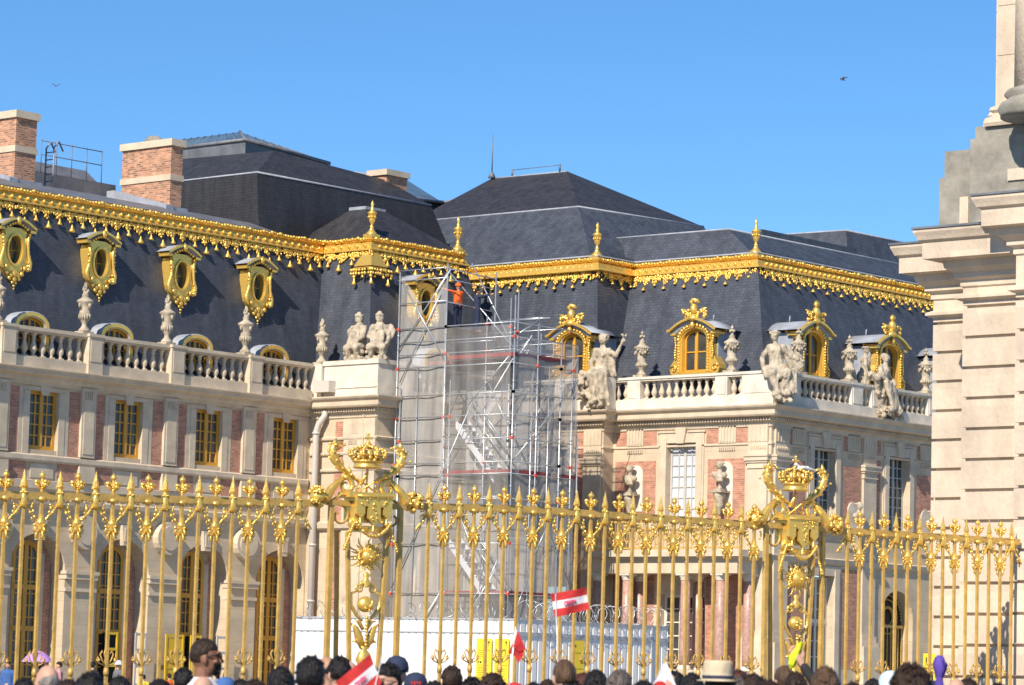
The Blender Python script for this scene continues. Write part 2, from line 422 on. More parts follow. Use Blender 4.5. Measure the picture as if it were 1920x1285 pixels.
# ------------------------------------------------------------------ dormers (local x across, front -y, z up)
def big_dormer(bld, loc, rot):
    f = MB(); hw = .60
    I = archpts(hw, .12, 1.42, .42, 12)
    O = []
    for k, (x, z) in enumerate(I):
        if k == 0: O.append((-.86, .12))
        elif k == len(I)-1: O.append((.86, .12))
        else: O.append((x*1.43, 1.42 + (z-1.42)*1.25 + .05*(1 if 0 < k-1 < 12 else 0)))
    f.band(I, O, -.0, .45)
    J = [(x*.86, .12 if i in (0, len(I)-1) else 1.42+(z-1.42)*.86) for i, (x, z) in enumerate(I)]
    f.band([(x*1.12, z if i in (0,len(I)-1) else 1.42+(z-1.42)*1.12) for i,(x,z) in enumerate(I)], [(x*1.24, z if i in (0,len(I)-1) else 1.42+(z-1.42)*1.24) for i,(x,z) in enumerate(I)], -.06, .02)
    for sgn in (-1, 1):                                  # scrolled side consoles
        pts = [(.84,1.35),(.93,1.2),(.92,.95),(.96,.75),(1.08,.58),(1.2,.42),(1.24,.24),(1.18,.08),(1.0,0),(.84,0)]
        pl = [(sgn*x, z) for x, z in pts]
        if sgn < 0: pl = pl[::-1]
        f.prism(pl, .04, .5)
        sp = [(sgn*(1.03+.17*(1-k/14)*cos(.6*k+.4)), -.0, .28+.17*(1-k/14)*sin(.6*k+.4)) for k in range(14)]
        f.tube(sp, .035, 5)
        for k in range(12): f.ball((sgn*.73, -.07, .16+k*.115), (.04,.04,.055), 5, 4)
        for k in range(9): f.ball((sgn*(.93+.02*sin(k)), -.02, .72+k*.1), (.06*ru(.7,1.1),.06,.06), 5, 4)
        f.box(sgn*1.0-.12, sgn*1.0+.12, -.12, .5, 1.62, 1.72)
    # segmental hood with ears
    def hood(x): return 1.74 + .46*max(0, cos(min(1, abs(x)/1.12)*pi/2))**.9
    xs = [-1.22 + 2.44*k/18 for k in range(19)]
    lo = [(x, hood(x)) for x in xs]; up = [(x, hood(x)+.09) for x in xs]
    f.band(lo, up, -.26, .5)
    f.prism([(-.98,1.5)] + [(x, hood(x)+.002) for x in xs[1:-1]] + [(.98,1.5), (.86,1.5)] + [(x*1.35, 1.42+(z-1.42)*1.3) for x, z in I[2:-2]][::-1] + [(-.86,1.5)], .03, .3)
    f.box(-.92,.92,-.1,.4,0,.10)
    for k in range(15):                                  # carved garland round the arch
        a = pi*k/14; f.ball((-.76*cos(a), -.07, 1.44+.56*sin(a)), (.075*ru(.8,1.2),.06,.075*ru(.7,1.2)), 5, 4)
    f.ball((0,-.16,2.0), (.11,.1,.16), 7, 5); f.ball((0,-.18,2.2), (.16,.08,.06), 6, 4)
    d = f.build('dormer', GOLD, bld, loc=loc, rot=rot)
    c = MB()                                             # helmet, plume and arms
    c.ball((.02,-.1,2.62), (.17,.17,.24), 8, 6); c.tube([(.0,-.15,2.80),(-.1,-.14,2.92),(0,-.12,3.0),(.14,-.08,2.97),(.24,-.02,2.88)], [.05,.09,.1,.09,.05], 7)
    for sgn in (-1, 1):
        for k in range(12):
            c.ball((sgn*ru(.18,.62), -.1+ru(-.05,.08), 2.3+ru(0,.33)), (ru(.05,.1), .07, ru(.05,.1)), 5, 4)
        c.tube([(sgn*.1,-.08,2.34),(sgn*.45,-.1,2.62),(sgn*.66,-.08,2.66)], [.05,.06,.03], 6)
    c.lathe([(.3,2.2),(.24,2.34),(.12,2.42),(.14,2.5)], (0,-.05,0), 8)
    a = c.build('helmet_crest', GOLD, d)
    l = MB()                                             # lead barrel roof running back into the slates
    P = [(x, hood(x)+.095) for x in xs]
    l.band([(x*.8,z-.2) for x,z in P], P, -.1, 1.75, True); l.box(-.97,-.90,.3,1.7,0,1.75); l.box(.90,.97,.3,1.7,0,1.75)
    l.tube([(0,1.2,2.25),(.05,1.2,2.55)], .03, 5)
    b = l.build('lead_roof', LEAD, d)
    wv = window('sash', hw-.01, 1.72, 2, 2, OCHRE, GLASS, d, (0,.22,.12), arch=.41, fr=.09, mull=.05, center=.14)
    wv.children  # frame + pane
    KIDS[d.name] = [a, b, wv]
    return d
def oeil_dormer(bld, loc, rot):
    f = MB(); n = 24
    I = []; O = []
    for k in range(n+1):
        a = 2*pi*k/n - pi/2
        I.append((.40*cos(a), .66*sin(a)))
        r = 1; x = .86*cos(a); z = 1.02*sin(a)
        x = max(-.80, min(.80, x*1.25)); z = max(-1.0, min(1.05, z*1.12))
        O.append((x, z))
    f.band(I, O, 0, .6)
    f.band([(x*1.08,z*1.06) for x,z in I], [(x*1.3,z*1.2) for x,z in I], -.08, .02)
    for sgn in (-1, 1):
        f.tube([(sgn*.78,-.02,.85),(sgn*.70,-.06,.4),(sgn*.74,-.06,-.1),(sgn*.88,-.05,-.55),(sgn*.84,-.04,-.85),(sgn*.66,-.03,-.95)], [.10,.08,.07,.11,.13,.08], 7)
        for k in range(10): f.ball((sgn*(.72+ru(-.03,.1)), -.08, .8-k*.17), (.07,.06,.08*ru(.7,1.2)), 5, 4)
        f.box(sgn*.93-.14, sgn*.93+.14, -.2, .55, .86, .98)
        f.ball((sgn*.55,-.1,-.85), (.13,.09,.12), 6, 4)
    xs = [-1.08 + 2.16*k/14 for k in range(15)]
    def hood(x): return 1.0 + .42*cos(min(1, abs(x)/1.05)*pi/2)
    f.band([(x, hood(x)-.02) for x in xs], [(x, hood(x)+.10) for x in xs], -.25, .6)
    for k in range(9): f.ball((-.6+.15*k, -.12, .92+.34*cos((k-4)*.32)), (.09,.07,.08), 5, 4)
    f.ball((0,-.2,1.38), (.14,.12,.2), 7, 5)
    for (x, z, r) in [(-.45,-1.12,.13),(-.2,-1.2,.15),(0,-1.16,.17),(.2,-1.2,.15),(.45,-1.12,.13),(-.28,-1.36,.11),(0,-1.4,.15),(.28,-1.36,.11),(-.1,-1.56,.09),(.1,-1.56,.09),(0,-1.72,.08),(0,-1.86,.05)]:
        f.ball((x,-.0,z), (r, r*.8, r), 6, 4)
    f.prism([(-.75,-.8),(.75,-.8),(.35,-1.35),(0,-1.6),(-.35,-1.35)][::-1], .04, .5)
    d = f.build('oval_dormer', GOLD, bld, loc=loc, rot=rot)
    l = MB(); P = [(x, hood(x)+.102) for x in xs]
    l.band([(x*.8,z-.15) for x,z in P], P, -.12, 1.6, True)
    a = l.build('lead_roof', LEAD, d)
    g = MB(); g.add([(.42*cos(2*pi*k/20), .38, .68*sin(2*pi*k/20)) for k in range(20)], [tuple(range(20))])
    g2 = g.build('pane', GLASS, d)
    s = MB(); s.box(-.02,.02,.33,.37,-.64,.64); s.box(-.38,.38,.335,.365,-.02,.02)
    s2 = s.build('glazing_bar', OCHRE, d)
    d.scale = (.80,.75,.78); KIDS[d.name] = [a, g2, s2]
    return d
def low_dormer(bld, loc, rot):
    f = MB(); I = archpts(.60, 0, .85, .33, 10); O = archpts(.75, 0, .88, .44, 10)
    f.band(I, O, 0, .35); f.band(archpts(.66,0,.86,.37,10), archpts(.8,0,.9,.46,10), -.06, 0)
    d = f.build('arched_dormer', GOLD, bld, loc=loc, rot=rot)
    l = MB(); l.band(archpts(.6,0,.9,.3,10), archpts(.86,.1,.9,.50,10), -.03, 1.2, True)
    a = l.build('lead_roof', LEAD, d)
    wv = window('sash', .60, 1.17, 4, 3, OCHRE, GLASS, d, (0,.2,0), arch=.33, fr=.07, mull=.04, center=.09)
    KIDS[d.name] = [a, wv]
    return d
# ================================================================== SETTING: ground
g = MB(); 
def gz(x, y):
    d = hypot(x, y); return 0 if d < 48 else min(.30, (d-48)*.015)
n = 60
vs = [(-400+20*i*1.2, -400+20*j*1.2, 0) for j in range(n) for i in range(n)]
vs = [(x, y, gz(x, y)) for x, y, _ in vs]
g.add(vs, [(j*n+i, j*n+i+1, (j+1)*n+i+1, (j+1)*n+i) for j in range(n-1) for i in range(n-1)], True)
g.build('ground', COBB, kind='structure')

# ================================================================== PALACE
WY = 89.9; BXF = 92.4; BY = 86.3; DX = 101.3; DYS = 82.15; FXF = 101.95; FYS = 74.3
PATH = [(64, WY), (BXF, WY), (BXF, BY), (DX, BY), (DX, DYS), (FXF, DYS), (FXF, FYS), (128, FYS)]
Z0 = .3; BACKY = 104
wing = thing('palace_wing', 'long limestone and brick palace wing with a gilded mansard roof, left of the scaffold', 'building', (78, WY, .4))
wo = (78, WY, .4)
corner = thing('corner_pavilion', 'narrow sunlit corner pavilion with two parapet statues, between drainpipe and scaffold', 'building', (BXF, 88, .4))
co = (BXF, 88, .4)
pav = thing('palace_pavilion', 'sunlit brick and stone pavilion with gilded dormers and a columned porch, right of the scaffold', 'building', (FXF, 78, .4))
po = (FXF, 78, .4)
def rel(p, o): return (p[0]-o[0], p[1]-o[1], p[2]-o[2])
XR = -pi/2
# ---- wing
WC = [91.0 - 4.17*k for k in range(6)]
wx0 = WC[-1] - 2.085
mb = MB(FY(WY))
ops = [(c-.7, c+.7, 9.62, 11.75, .30) for c in WC]
sheet(mb, wx0, BXF, 8.2, 12.3, ops)
edges = [wx0] + [(WC[k]+WC[k+1])/2 for k in range(4, -1, -1)] + [BXF]
cs = WC[::-1]
for k in range(6): arch_cell(mb, edges[k], edges[k+1], Z0, 8.2, cs[k], 1.34, 5.25, .75)
mb.box(wx0, BXF, -.78, -.76, Z0, 8.0)
mb.quad((wx0,0,Z0),(wx0,-9,Z0),(wx0,-9,12.3),(wx0,0,12.3))
mb.build('wall', STONE, wing, wo)
tr = MB()
sweep(tr, PATH, [(0,11.93),(.10,11.96),(.10,12.04),(.16,12.08),(.22,12.16),(.22,12.22),(.42,12.30),(.48,12.36),(.48,12.42),(.56,12.50),(.56,12.54),(.30,12.56)], 0, 1)
tr.build('cornice', TRIM, wing, wo)
st = MB()
sweep(st, PATH, [(0,9.16),(.10,9.18),(.12,9.24),(.12,9.40),(.06,9.44),(0,9.46)], 0, 1)
sweep(st, PATH, [(0,8.2),(.07,8.22),(.07,8.50),(0,8.52)], 0, 1)
sweep(st, PATH, [(0,7.5),(.12,7.55),(.24,7.66),(.26,7.82),(.12,7.86),(0,7.88)], 0, 1)
st.build('string_course', TRIM, wing, wo)
bk = MB(FY(WY))
for c in WC:
    bk.cut()
    for sg in (-1, 1):
        a, b = sorted((c+sg*1.22, c+sg*1.735)); 
        if b < BXF-.1: bk.box(a, b, -.02, .012, 9.46, 11.86)
        a, b = sorted((c+sg*.74, c+sg*1.735)); bk.box(a, b, -.02, .012, 8.52, 9.16) if b < BXF-.1 else None
        a, b = sorted((c+sg*.92, c+sg*1.32)); bk.box(a, b, -.755, -.735, Z0, 6.3)
pieces(bk,'brickwork', BRICK, wing, wo)
sp = MB(FY(WY))
for c in WC:
    sp.cut()
    for sg in (-1, 1):
        a, b = sorted((c+sg*.70, c+sg*1.0)); sp.box(a, b, 0, .035, 9.46, 11.75); a, b = sorted((c+sg*1.0, c+sg*1.2)); sp.box(a, b, 0, .02, 9.46, 11.88)
        a, b = sorted((c+sg*.64, c+sg*.90)); sp.box(a, b, -.75, -.66, Z0, 5.9)
    sp.box(c-1.02, c+1.02, 0, .03, 11.76, 11.9); sp.box(c-.55, c+.55, 0, .03, 8.60, 9.10)
    sp.prism([(c-.16,11.6),(c+.16,11.6),(c+.24,12.0),(c-.24,12.0)], .0, .07)
pieces(sp,'window_surround', TRIM, wing, wo)
PX = [(WC[k]+WC[k+1])/2 for k in range(5)]
for x in PX:
    p = MB(FY(WY)); p.box(x-.35, x+.35, 0, .13, 9.47, 11.9); p.box(x-.25, x+.25, .13, .15, 9.6, 11.6); p.box(x-.38, x+.38, .0, .17, 11.9, 12.02)
    for k in range(4): p.box(x-.2+.1*k, x-.15+.1*k, .17, .185, 11.62, 11.88)
    p.box(x-.38, x+.38, 0, .16, 8.52, 9.15)
    p.build('pilaster', TRIM, wing, wo)
    i = MB(FY(WY)); i.box(x-.78, x+.78, -.3, .12, 5.0, 5.28); i.box(x-.765, x+.765, -.3, .08, 4.55, 4.68); i.box(x-.82, x+.82, -.3, .16, 5.18, 5.30); i.cut(); i.box(x-.765, x+.765, -.2, .09, Z0, 1.2)
    q_ = pieces(i, 'impost', TRIM, wing, wo); q_[1].name = 'pier_base'
    d = MB(FY(WY)); N = 20
    d.prism([(x+.62*cos(2*pi*k/N), 6.72+.62*sin(2*pi*k/N)) for k in range(N)], 0, .30)
    d.prism([(x+.46*cos(2*pi*k/N), 6.72+.46*sin(2*pi*k/N)) for k in range(N)], .30, .34)
    d.build('medallion', TRIM, wing, wo)
for k, c in enumerate(WC):
    window('window', .69, 2.12, 4, 5, OCHRE, GLASS, wing, rel((c, WY+.22, 9.63), wo), fr=.12, mull=.05, center=.17)
    g1 = MB(FY(WY)); g1.prism([(c-.16,6.35),(c+.16,6.35),(c+.24,7.1),(c-.24,7.1)], -.02, .18)
    for q in range(3): g1.box(c-.13+.1*q, c-.07+.1*q, .18, .21, 6.5, 7.0)
    g1.build('keystone', TRIM, wing, wo)
    window('arched_window', .64, 5.95, 4, 13, OCHRE, GLASS, wing, rel((c, WY+.70, .4), wo), arch=.5, fr=.15, mull=.045, transoms=(2.75, 4.25), center=.18)
# open leaves of the glazed doors
YLEAF = mat('yellow_leaf_paint', (.70,.46,.03), .5); DARKROOM = mat('interior_shade_paint', (.012,.011,.010), .9)  # near-black colour stands in for the unlit rooms inside
for c, dx in ((WC[2], -.72), (WC[2], .72), (WC[1], -.62), (WC[1], -1.72), (WC[1], .75)):
    l = MB(); yo = WY-.35
    w_ = .42 if dx < -1.6 else .24
    for z in (.5, 1.2, 1.9, 2.5, 3.08): l.box(c+dx-w_, c+dx+w_, yo-.03, yo, z-.05, z+.05)
    l.box(c+dx-w_-.05, c+dx-w_+.03, yo-.04, yo+.01, .45, 3.13); l.box(c+dx+w_-.03, c+dx+w_+.05, yo-.04, yo+.01, .45, 3.13)
    if dx < -1.6: l.box(c+dx-w_+.03, c+dx+w_-.03, yo-.012, yo-.004, .5, 3.0)
    l.build('door_leaf', YLEAF if dx < .5 else GREYP, wing, wo)
dw = MB(); dw.box(WC[2]-.32, WC[2]+.42, WY+.50, WY+.62, .42, 3.1); dw.build('doorway_painted_dark', DARKROOM, wing, wo)  # solid black box, the room's shade painted into the doorway
dw = MB(); dw.box(WC[1]-.2, WC[1]+.50, WY+.50, WY+.62, .42, 3.1); dw.build('doorway_painted_dark', DARKROOM, wing, wo)  # same black box for the shade inside the next door

def balustrade(bld, org, fac, s0, s1, peds, zb=12.95, zt=13.82, top=14.02, base=12.54, o0=-.12, o1=.32, pw=.32, pproj=.12, step=.39, mat_=TRIM, skip=()):
    """one balustrade: plinth, rail and pedestals in one mesh; balusters are sub-parts"""
    b = MB(fac); oc = (o0+o1)/2
    b.box(s0, s1, o0-.05, o1+.05, base, zb-.04); b.box(s0, s1, o0, o1, zb-.04, zb)
    b.box(s0, s1, o0-.02, o1+.02, zt, zt+.07); b.box(s0, s1, o0-.06, o1+.07, zt+.07, top)
    for a, c in peds: b.box(a, c, o0-.02, o1+pproj, base+.002, top+.002); b.box(a+.08, c-.08, o1+pproj, o1+pproj+.02, zb+.05, zt-.05); b.box(a-.03, c+.03, o0-.05, o1+pproj+.04, top-.1, top+.006)
    ob = b.build('balustrade', mat_, bld, org)
    gaps = sorted(peds); e = [s0] + [q for p in gaps for q in p] + [s1]
    pts = []
    for i in range(0, len(e), 2):
        L = e[i+1]-e[i]
        if L < .35: continue
        n = max(1, round(L/step)); 
        for k in range(n): 
            s = e[i] + L*(k+.5)/n
            if any(a < s < b_ for a, b_ in skip): continue
            q = fac(s, oc, 0); pts.append((q[0]-org[0], q[1]-org[1]))
    balusters(ob, pts, zb-org[2], zt-zb)
    return ob
peds = [(x-.42, x+.28) for x in PX] 
balustrade(wing, wo, FY(WY), wx0, BXF-.3, peds, o0=-.1, o1=.30, pproj=.16, step=.44)
rf = MB(); GZ = 19.4
WYT = 91.9; AXT = 94.9; BYT = 89.25; CXT = 100.3
rf.quad((wx0,90.4,12.56),(AXT-1.9,90.4,12.56),(AXT,WYT,GZ),(wx0,WYT,GZ))
rf.box(wx0, BXF, WY-.05, 90.4, 12.52, 12.56)
rf.quad((wx0,90.4,12.5),(wx0,100,12.5),(wx0,100,GZ),(wx0,WYT,GZ))
rf.build('mansard_roof', SLATE, wing, wo)
lt = MB()
lt.quad((wx0,WYT-.02,GZ+.04),(92.15,WYT-.02,GZ+.04),(92.15,93.5,19.95),(wx0,93.5,20.0)); lt.quad((wx0,93.5,20.0),(92.15,93.5,19.95),(92.15,100,20.5),(wx0,100,20.5))
lt.quad((92.15,WYT,GZ+.04),(AXT,WYT,GZ+.04),(AXT,93.1,19.5),(92.15,93.1,19.5))
lt.build('lead_flat', LEADD, wing, wo)
GP = [(wx0, WYT), (AXT, WYT), (AXT, BYT), (CXT, BYT), (CXT, 94)]
gold_cornice(wing, GP, GZ, .22, 0, 1, name='gilded_cornice')
for k in range(5):
    oeil_dormer(wing, rel((90.33-4.20*k, 90.98, 16.95), wo), 0)
    low_dormer(wing, rel((90.55-4.17*k, 90.25, 13.27), wo), 0)
# chimneys
for (x0, x1, y0, y1, zt) in ((87.8,88.42,93.6,96.45,22.78), (79.75,80.78,93.6,96.6,22.70)):
    c = MB(); c.box(x0, x1, y0, y1, 19.6, zt-.28)
    o = c.build('chimney', CHBRICK, wing, wo)
    t = MB(); t.box(x0-.09, x1+.09, y0-.09, y1+.09, zt-.28, zt); t.box(x0-.05, x1+.05, y0-.05, y1+.05, 21.12, 21.36)
    cc = t.build('stone_band', TRIM, o, org=wo); 
    q = MB(); q.prism([(y0-.35,19.55),(y1+.3,19.55),(y1+.3,20.85),(y1-.1,20.85),(y0-.35,20.05)], x0-.5, x0-.08)
    q.v = [(a[1], a[0], a[2]) for a in q.v]
    q.box(x0-.4, x1+.1, y0-.3, y0-.02, 19.7, 20.02)
    q.build('flashing', LEAD, o, org=wo)
    if x1 > 85:
        p = MB(); p.ball((x0+.3, 95.0, zt+.05), (.3,.45,.24), 10, 6); p.build('chimney_pot', GREYST, o, org=wo)
lad = MB()
for dy in (0, .5): lad.tube([(81.9,94.3-dy*.9,20.1),(81.9,94.3-dy*.9,21.6),(82.3,94.5-dy*.9,21.9),(82.7,94.7-dy*.9,21.6)], .035, 6)
for k in range(5): lad.tube([(81.9,94.3,20.3+.28*k),(81.9,93.85,20.3+.28*k)], .025, 5)
lad.build('roof_ladder', LEAD, wing, wo)
rk = MB(); rk.box(81.5,88,97,101,20.3,21.2); rk.add([(82,96.5,20.3),(87.8,96.5,20.3),(87.8,98.6,21.9),(84.4,98.6,21.9),(82,100.5,20.3)],[(0,1,2,3),(0,3,4)])
for k in range(5): rk.tube([(84+k*.8,97,21.2),(84+k*.8,97,22.5)], .02, 5)
rk.tube([(84,97,22.45),(87.2,97,22.45)], .02, 5); rk.tube([(84,97,21.9),(87.2,97,21.9)], .02, 5)
rk.build('roof_lantern', LEADD, wing, wo)

# ---- corner pavilion (faces -X then -Y)
f1 = FX(BXF); f2 = FY(BY)
mb = MB(f1); sheet(mb, BY, WY, Z0, 12.3); mb.build('wall', STONE, corner, co)
mb = MB(f2); sheet(mb, BXF, DX, Z0, 12.3, [(96.3,97.9,9.0,11.5,.4),(93.9,95.1,5.0,7.7,.5)]); arch_ = mb.build('side_wall', STONE, corner, co)
tr = MB(); PR = [(0,11.80),(.06,11.84),(.06,12.0),(.14,12.04),(.14,12.18),(.42,12.22),(.46,12.28),(.46,12.44),(.58,12.54),(.62,12.60),(.62,12.64),(.2,12.68)]
sweep(tr, PATH, PR, 1, 3)
for i in range(28): tr.box(BXF-.26, BXF-.14, BY-.1+.135*i, BY-.03+.135*i, 12.05, 12.17)
for i in range(64): tr.box(BXF+.14*i, BXF+.07+.14*i, BY-.26, BY-.14, 12.05, 12.17)
tr.build('cornice', TRIM, corner, co)
st = MB(); 
for z in (10.95, 10.35, 9.7): sweep(st, PATH, [(0,z),(.10,z+.03),(.12,z+.1),(.05,z+.14),(0,z+.15)], 1, 3)
sweep(st, PATH, [(0,7.4),(.2,7.5),(.24,7.7),(0,7.8)], 1, 3)
st.build('string_course', TRIM, corner, co)
bk = MB(f1); bk.box(88.05, 88.5, 0, .012, 3, 11.7); bk.build('brickwork', BRICK, corner, co)
p = MB(f1)
p.box(86.3, 87.98, 0, .08, 3.2, 11.0); p.box(86.3, 88.0, 0, .11, 11.05, 11.78)
for k in range(4): p.box(87.2+.1*k, 87.25+.1*k, .11, .13, 11.2, 11.75)
for k in range(7): p.box(87.25+.07*k, 87.285+.07*k, .08, .12, 10.78, 10.94)
for z in (8.6, 7.0, 6.1, 5.2, 4.3): p.box(86.42, 87.9, .08, .083, z, z+.03)
p.box(86.9,86.93,.11,.13,3.4,12.0)
p.build('pilaster', TRIM, corner, co)
pp = MB(); pp.box(BXF-.10, 101.25, BY-.08, BY+.35, 12.66, 13.95)
pp.v = []; pp.f = []; pp.sm = []
pp.box(BXF-.08, BXF+.5, BY-.05, 89.15, 12.66, 13.92); pp.box(BXF-.14, BXF+.55, BY-.11, 89.2, 13.92, 14.10); pp.box(BXF+.5, 94.2, BY-.05, BY+.5, 12.66, 13.92); pp.box(BXF+.55, 94.25, BY-.11, BY+.5, 13.92, 14.1)
pp.box(BXF-.2, BXF+.4, 89.2, 89.9, 12.66, 14.0); pp.box(BXF-.12, BXF-.09, BY-.02, 89.1, 13.0, 13.03)
pp.build('parapet', PALE, corner, co)
balustrade(corner, co, f2, 94.2, DX-.5, [(96.6,97.2),(100.2,100.8)], o0=-.35, o1=0, pproj=.05, base=12.66, zb=13.0, zt=13.8)
window('window', .78, 2.5, 4, 5, OCHRE, GLASS, corner, rel((97.1, BY+.35, 9.0), co), fr=.1, mull=.04)
window('window', .58, 2.7, 2, 4, OCHRE, GLASS, corner, rel((94.5, BY+.45, 5.0), co), fr=.1, mull=.04)
rf = MB()
rf.quad((93.0,90.4,12.56),(93.0,87.35,12.56),(AXT,BYT,GZ),(AXT,WYT,GZ))
rf.quad((93.0,87.35,12.56),(102.2,87.35,12.56),(CXT,BYT,GZ),(AXT,BYT,GZ))
rf.quad((102.2,87.35,12.56),(102.2,96,12.56),(CXT,96,GZ),(CXT,BYT,GZ))
rf.build('mansard_roof', SLATE, corner, co)
hp = MB()
T = [(96.2,90.85,20.86),(97.3,90.85,20.9),(97.3,91.7,20.9),(96.2,91.7,20.86)]; Bq = [(AXT-.02,BYT-.02,GZ+.03),(CXT,BYT-.02,GZ+.03),(CXT,93.6,GZ+.03),(AXT-.02,93.6,GZ+.03)]
for i in range(4): hp.quad(Bq[i], Bq[(i+1)%4], T[(i+1)%4], T[i])
hp.quad(*T); hp.build('hipped_roof', SLATE2, corner, co)
hc = MB(); hc.box(96.15,97.35,90.8,91.75,20.82,20.95); hc.build('lead_cap', LEAD, corner, co)
gold_cornice(corner, GP, GZ, .28, 1, 4, name='gilded_cornice')
gb = MB()                                               # gilded corner bracket under the finial
gx, gy = AXT-.12, BYT-.12
for (z1_, o1_, z0_, o0_) in ((18.95,.30,18.15,.62),(18.15,.70,18.05,.70)):
    gb.add([(gx-o1_+.3,gy-o1_+.3,z1_),(gx-o1_+.3,gy+.30,z1_),(gx+.30,gy-o1_+.3,z1_),(gx-o0_+.1,gy-o0_+.1,z0_),(gx-o0_+.1,gy+.45,z0_),(gx+.45,gy-o0_+.1,z0_),(gx+.5,gy+.5,z0_),(gx+.4,gy+.4,z1_)],
           [(0,1,4,3),(0,3,5,2),(1,7,6,4),(2,5,6,7),(0,2,7,1),(3,4,6,5)])
for k in range(16):
    p_ = (gx-.62, gy-.6+1.1*(k/7), 17.98) if k < 8 else (gx-.55+1.1*((k-8)/7), gy-.62, 17.98)
    for dz in (0, -.15, -.28):
        if dz == -.28 and k % 3: continue
        gb.ball((p_[0]+ru(-.03,.03), p_[1]+ru(-.03,.03), p_[2]+dz), ru(.06,.09), 5, 4)
for q in ((gx-.64,gy+.3),(gx-.62,gy-.62),(gx+.35,gy-.64)): gb.cone_drop((q[0],q[1],17.35), .10, .34, 7)
gb.build('corner_bracket', GOLD, corner, co)
finial(corner, *rel((AXT+.05, BYT+.05, GZ+.08), co)); finial(corner, *rel((CXT-.1, BYT+.05, GZ+.08), co))
low_dormer(corner, rel((96.9, 87.3, 13.6), co), 0)
oeil_dormer(corner, rel((96.9, 88.0, 16.85), co), 0)
dp = MB(); dx_, dy_ = BXF-.28, 89.25
dp.tube([(dx_+.1,dy_-.35,12.1),(dx_+.05,dy_-.32,11.9),(dx_-.02,dy_-.1,11.6),(dx_-.05,dy_,11.3),(dx_-.05,dy_,Z0)], .13, 10)
for z in (11.2, 9.0, 6.8, 4.6, 2.4): dp.lathe([(.16,0),(.16,.08)], (dx_-.05,dy_,z), 10)
dp.box(dx_-.2,dx_+.35,dy_-.75,dy_+.1,12.85,13.3)
dp.build('drainpipe', ZINC, corner, co)

# ---- main pavilion
f3 = FX(DX); f4 = FX(FXF); f5 = FY(FYS); f6 = FY(DYS)
mb = MB(f3); sheet(mb, DYS, BY, Z0, 12.3, [(83.95,85.25,8.2,11.3,.4),(83.9,85.3,Z0,5.6,.5)])
mb.T = f6; sheet(mb, DX, FXF, Z0, 12.3)
mb.T = f4; sheet(mb, FYS, DYS, Z0, 12.3, [(77.92,79.40,8.2,11.3,.38),(77.4,79.6,Z0+.1,5.3,.5),(75.2,76.9,Z0+.1,5.3,.4),(80.3,81.6,Z0+.1,5.3,.4)])
mb.T = f5; sheet(mb, FXF, 128, 6.8, 12.3, [(104.75,106.25,7.9,11.25,.4),(110.0,111.5,7.9,11.25,.4),(115.4,116.9,7.9,11.25,.4)])
sheet(mb, FXF, 108.3, Z0, 6.8, [(104.7,106.3,Z0+.1,6.2,.45)]); arch_cell(mb, 108.3, 113.3, Z0, 6.8, 110.8, 1.15, 4.65, .6); sheet(mb, 113.3, 128, Z0, 6.8)
mb.T = None; mb.quad((128,FYS,Z0),(128,90,Z0),(128,90,12.3),(128,FYS,12.3))
mb.build('wall', STONE, pav, po)
tr = MB(); sweep(tr, PATH, PR, 3, 7)
for i in range(59): tr.box(FXF-.26, FXF-.14, FYS-.1+.135*i, FYS-.03+.135*i, 12.05, 12.17)
for i in range(34): tr.box(DX-.26, DX-.14, DYS-.1+.135*i, DYS-.03+.135*i, 12.05, 12.17)
for i in range(150): tr.box(FXF+.14*i, FXF+.07+.14*i, FYS-.26, FYS-.14, 12.05, 12.17)
tr.build('cornice', TRIM, pav, po)
st = MB()
sweep(st, PATH, [(0,11.12),(.05,11.14),(.05,11.20),(0,11.22)], 3, 7)
sweep(st, PATH, [(0,7.85),(.12,7.9),(.16,8.1),(0,8.15)], 3, 7)
sweep(st, PATH, [(0,6.6),(.1,6.65),(.16,6.85),(0,6.9)], 5, 7)
st.build('string_course', TRIM, pav, po)
bk = MB(f4)
for a, b in ((79.95,81.2),(75.6,77.35)):
    pass
def brickface(mb, a, b, z0, z1): mb.cut(); mb.box(a, b, -.01, .012, z0, z1)
brickface(bk, 79.95, 82.0, 11.24, 11.85); brickface(bk, 75.45, 77.45, 11.24, 11.85)
brickface(bk, 79.95, 82.0, 8.2, 10.62); brickface(bk, 75.55, 77.35, 8.2, 10.62)
brickface(bk, 79.9, 82.0, Z0, 6.55); brickface(bk, 75.45, 77.3, Z0, 6.55)
bk.T = f3; brickface(bk, 83.15, 83.6, 3, 11.8); brickface(bk, 85.6, 86.2, 3, 11.8)
bk.T = f5
for a, b in ((103.15,104.2),(106.85,108.05),(109.0-.0,109.45),(112.1,113.3),(114.2,114.9),(117.4,119)):
    brickface(bk, a, b, 8.2, 10.62 if a != 109.0 else 11.0); brickface(bk, a, b, 11.24, 11.85)
for a, b in ((103.15,104.2),(106.85,108.05)): brickface(bk, a, b, 2.6, 6.5)
pieces(bk,'brickwork', BRICK, pav, po)
tg = MB(f4)                                             # triglyph-like panels and guttae
for fac, cs_ in ((f4, (81.0, 76.4)), (f5, (103.7, 107.5, 112.7))):
    tg.T = fac
    for c in cs_:
        tg.cut(); tg.box(c-.42, c+.42, 0, .06, 11.23, 11.9)
        for k in range(5): tg.box(c-.33+.15*k, c-.26+.15*k, .06, .085, 11.28, 11.88)
        for k in range(9): tg.box(c-.36+.09*k, c-.315+.09*k, 0, .07, 10.93, 11.06)
pieces(tg,'triglyph', TRIM, pav, po)
sr = MB()
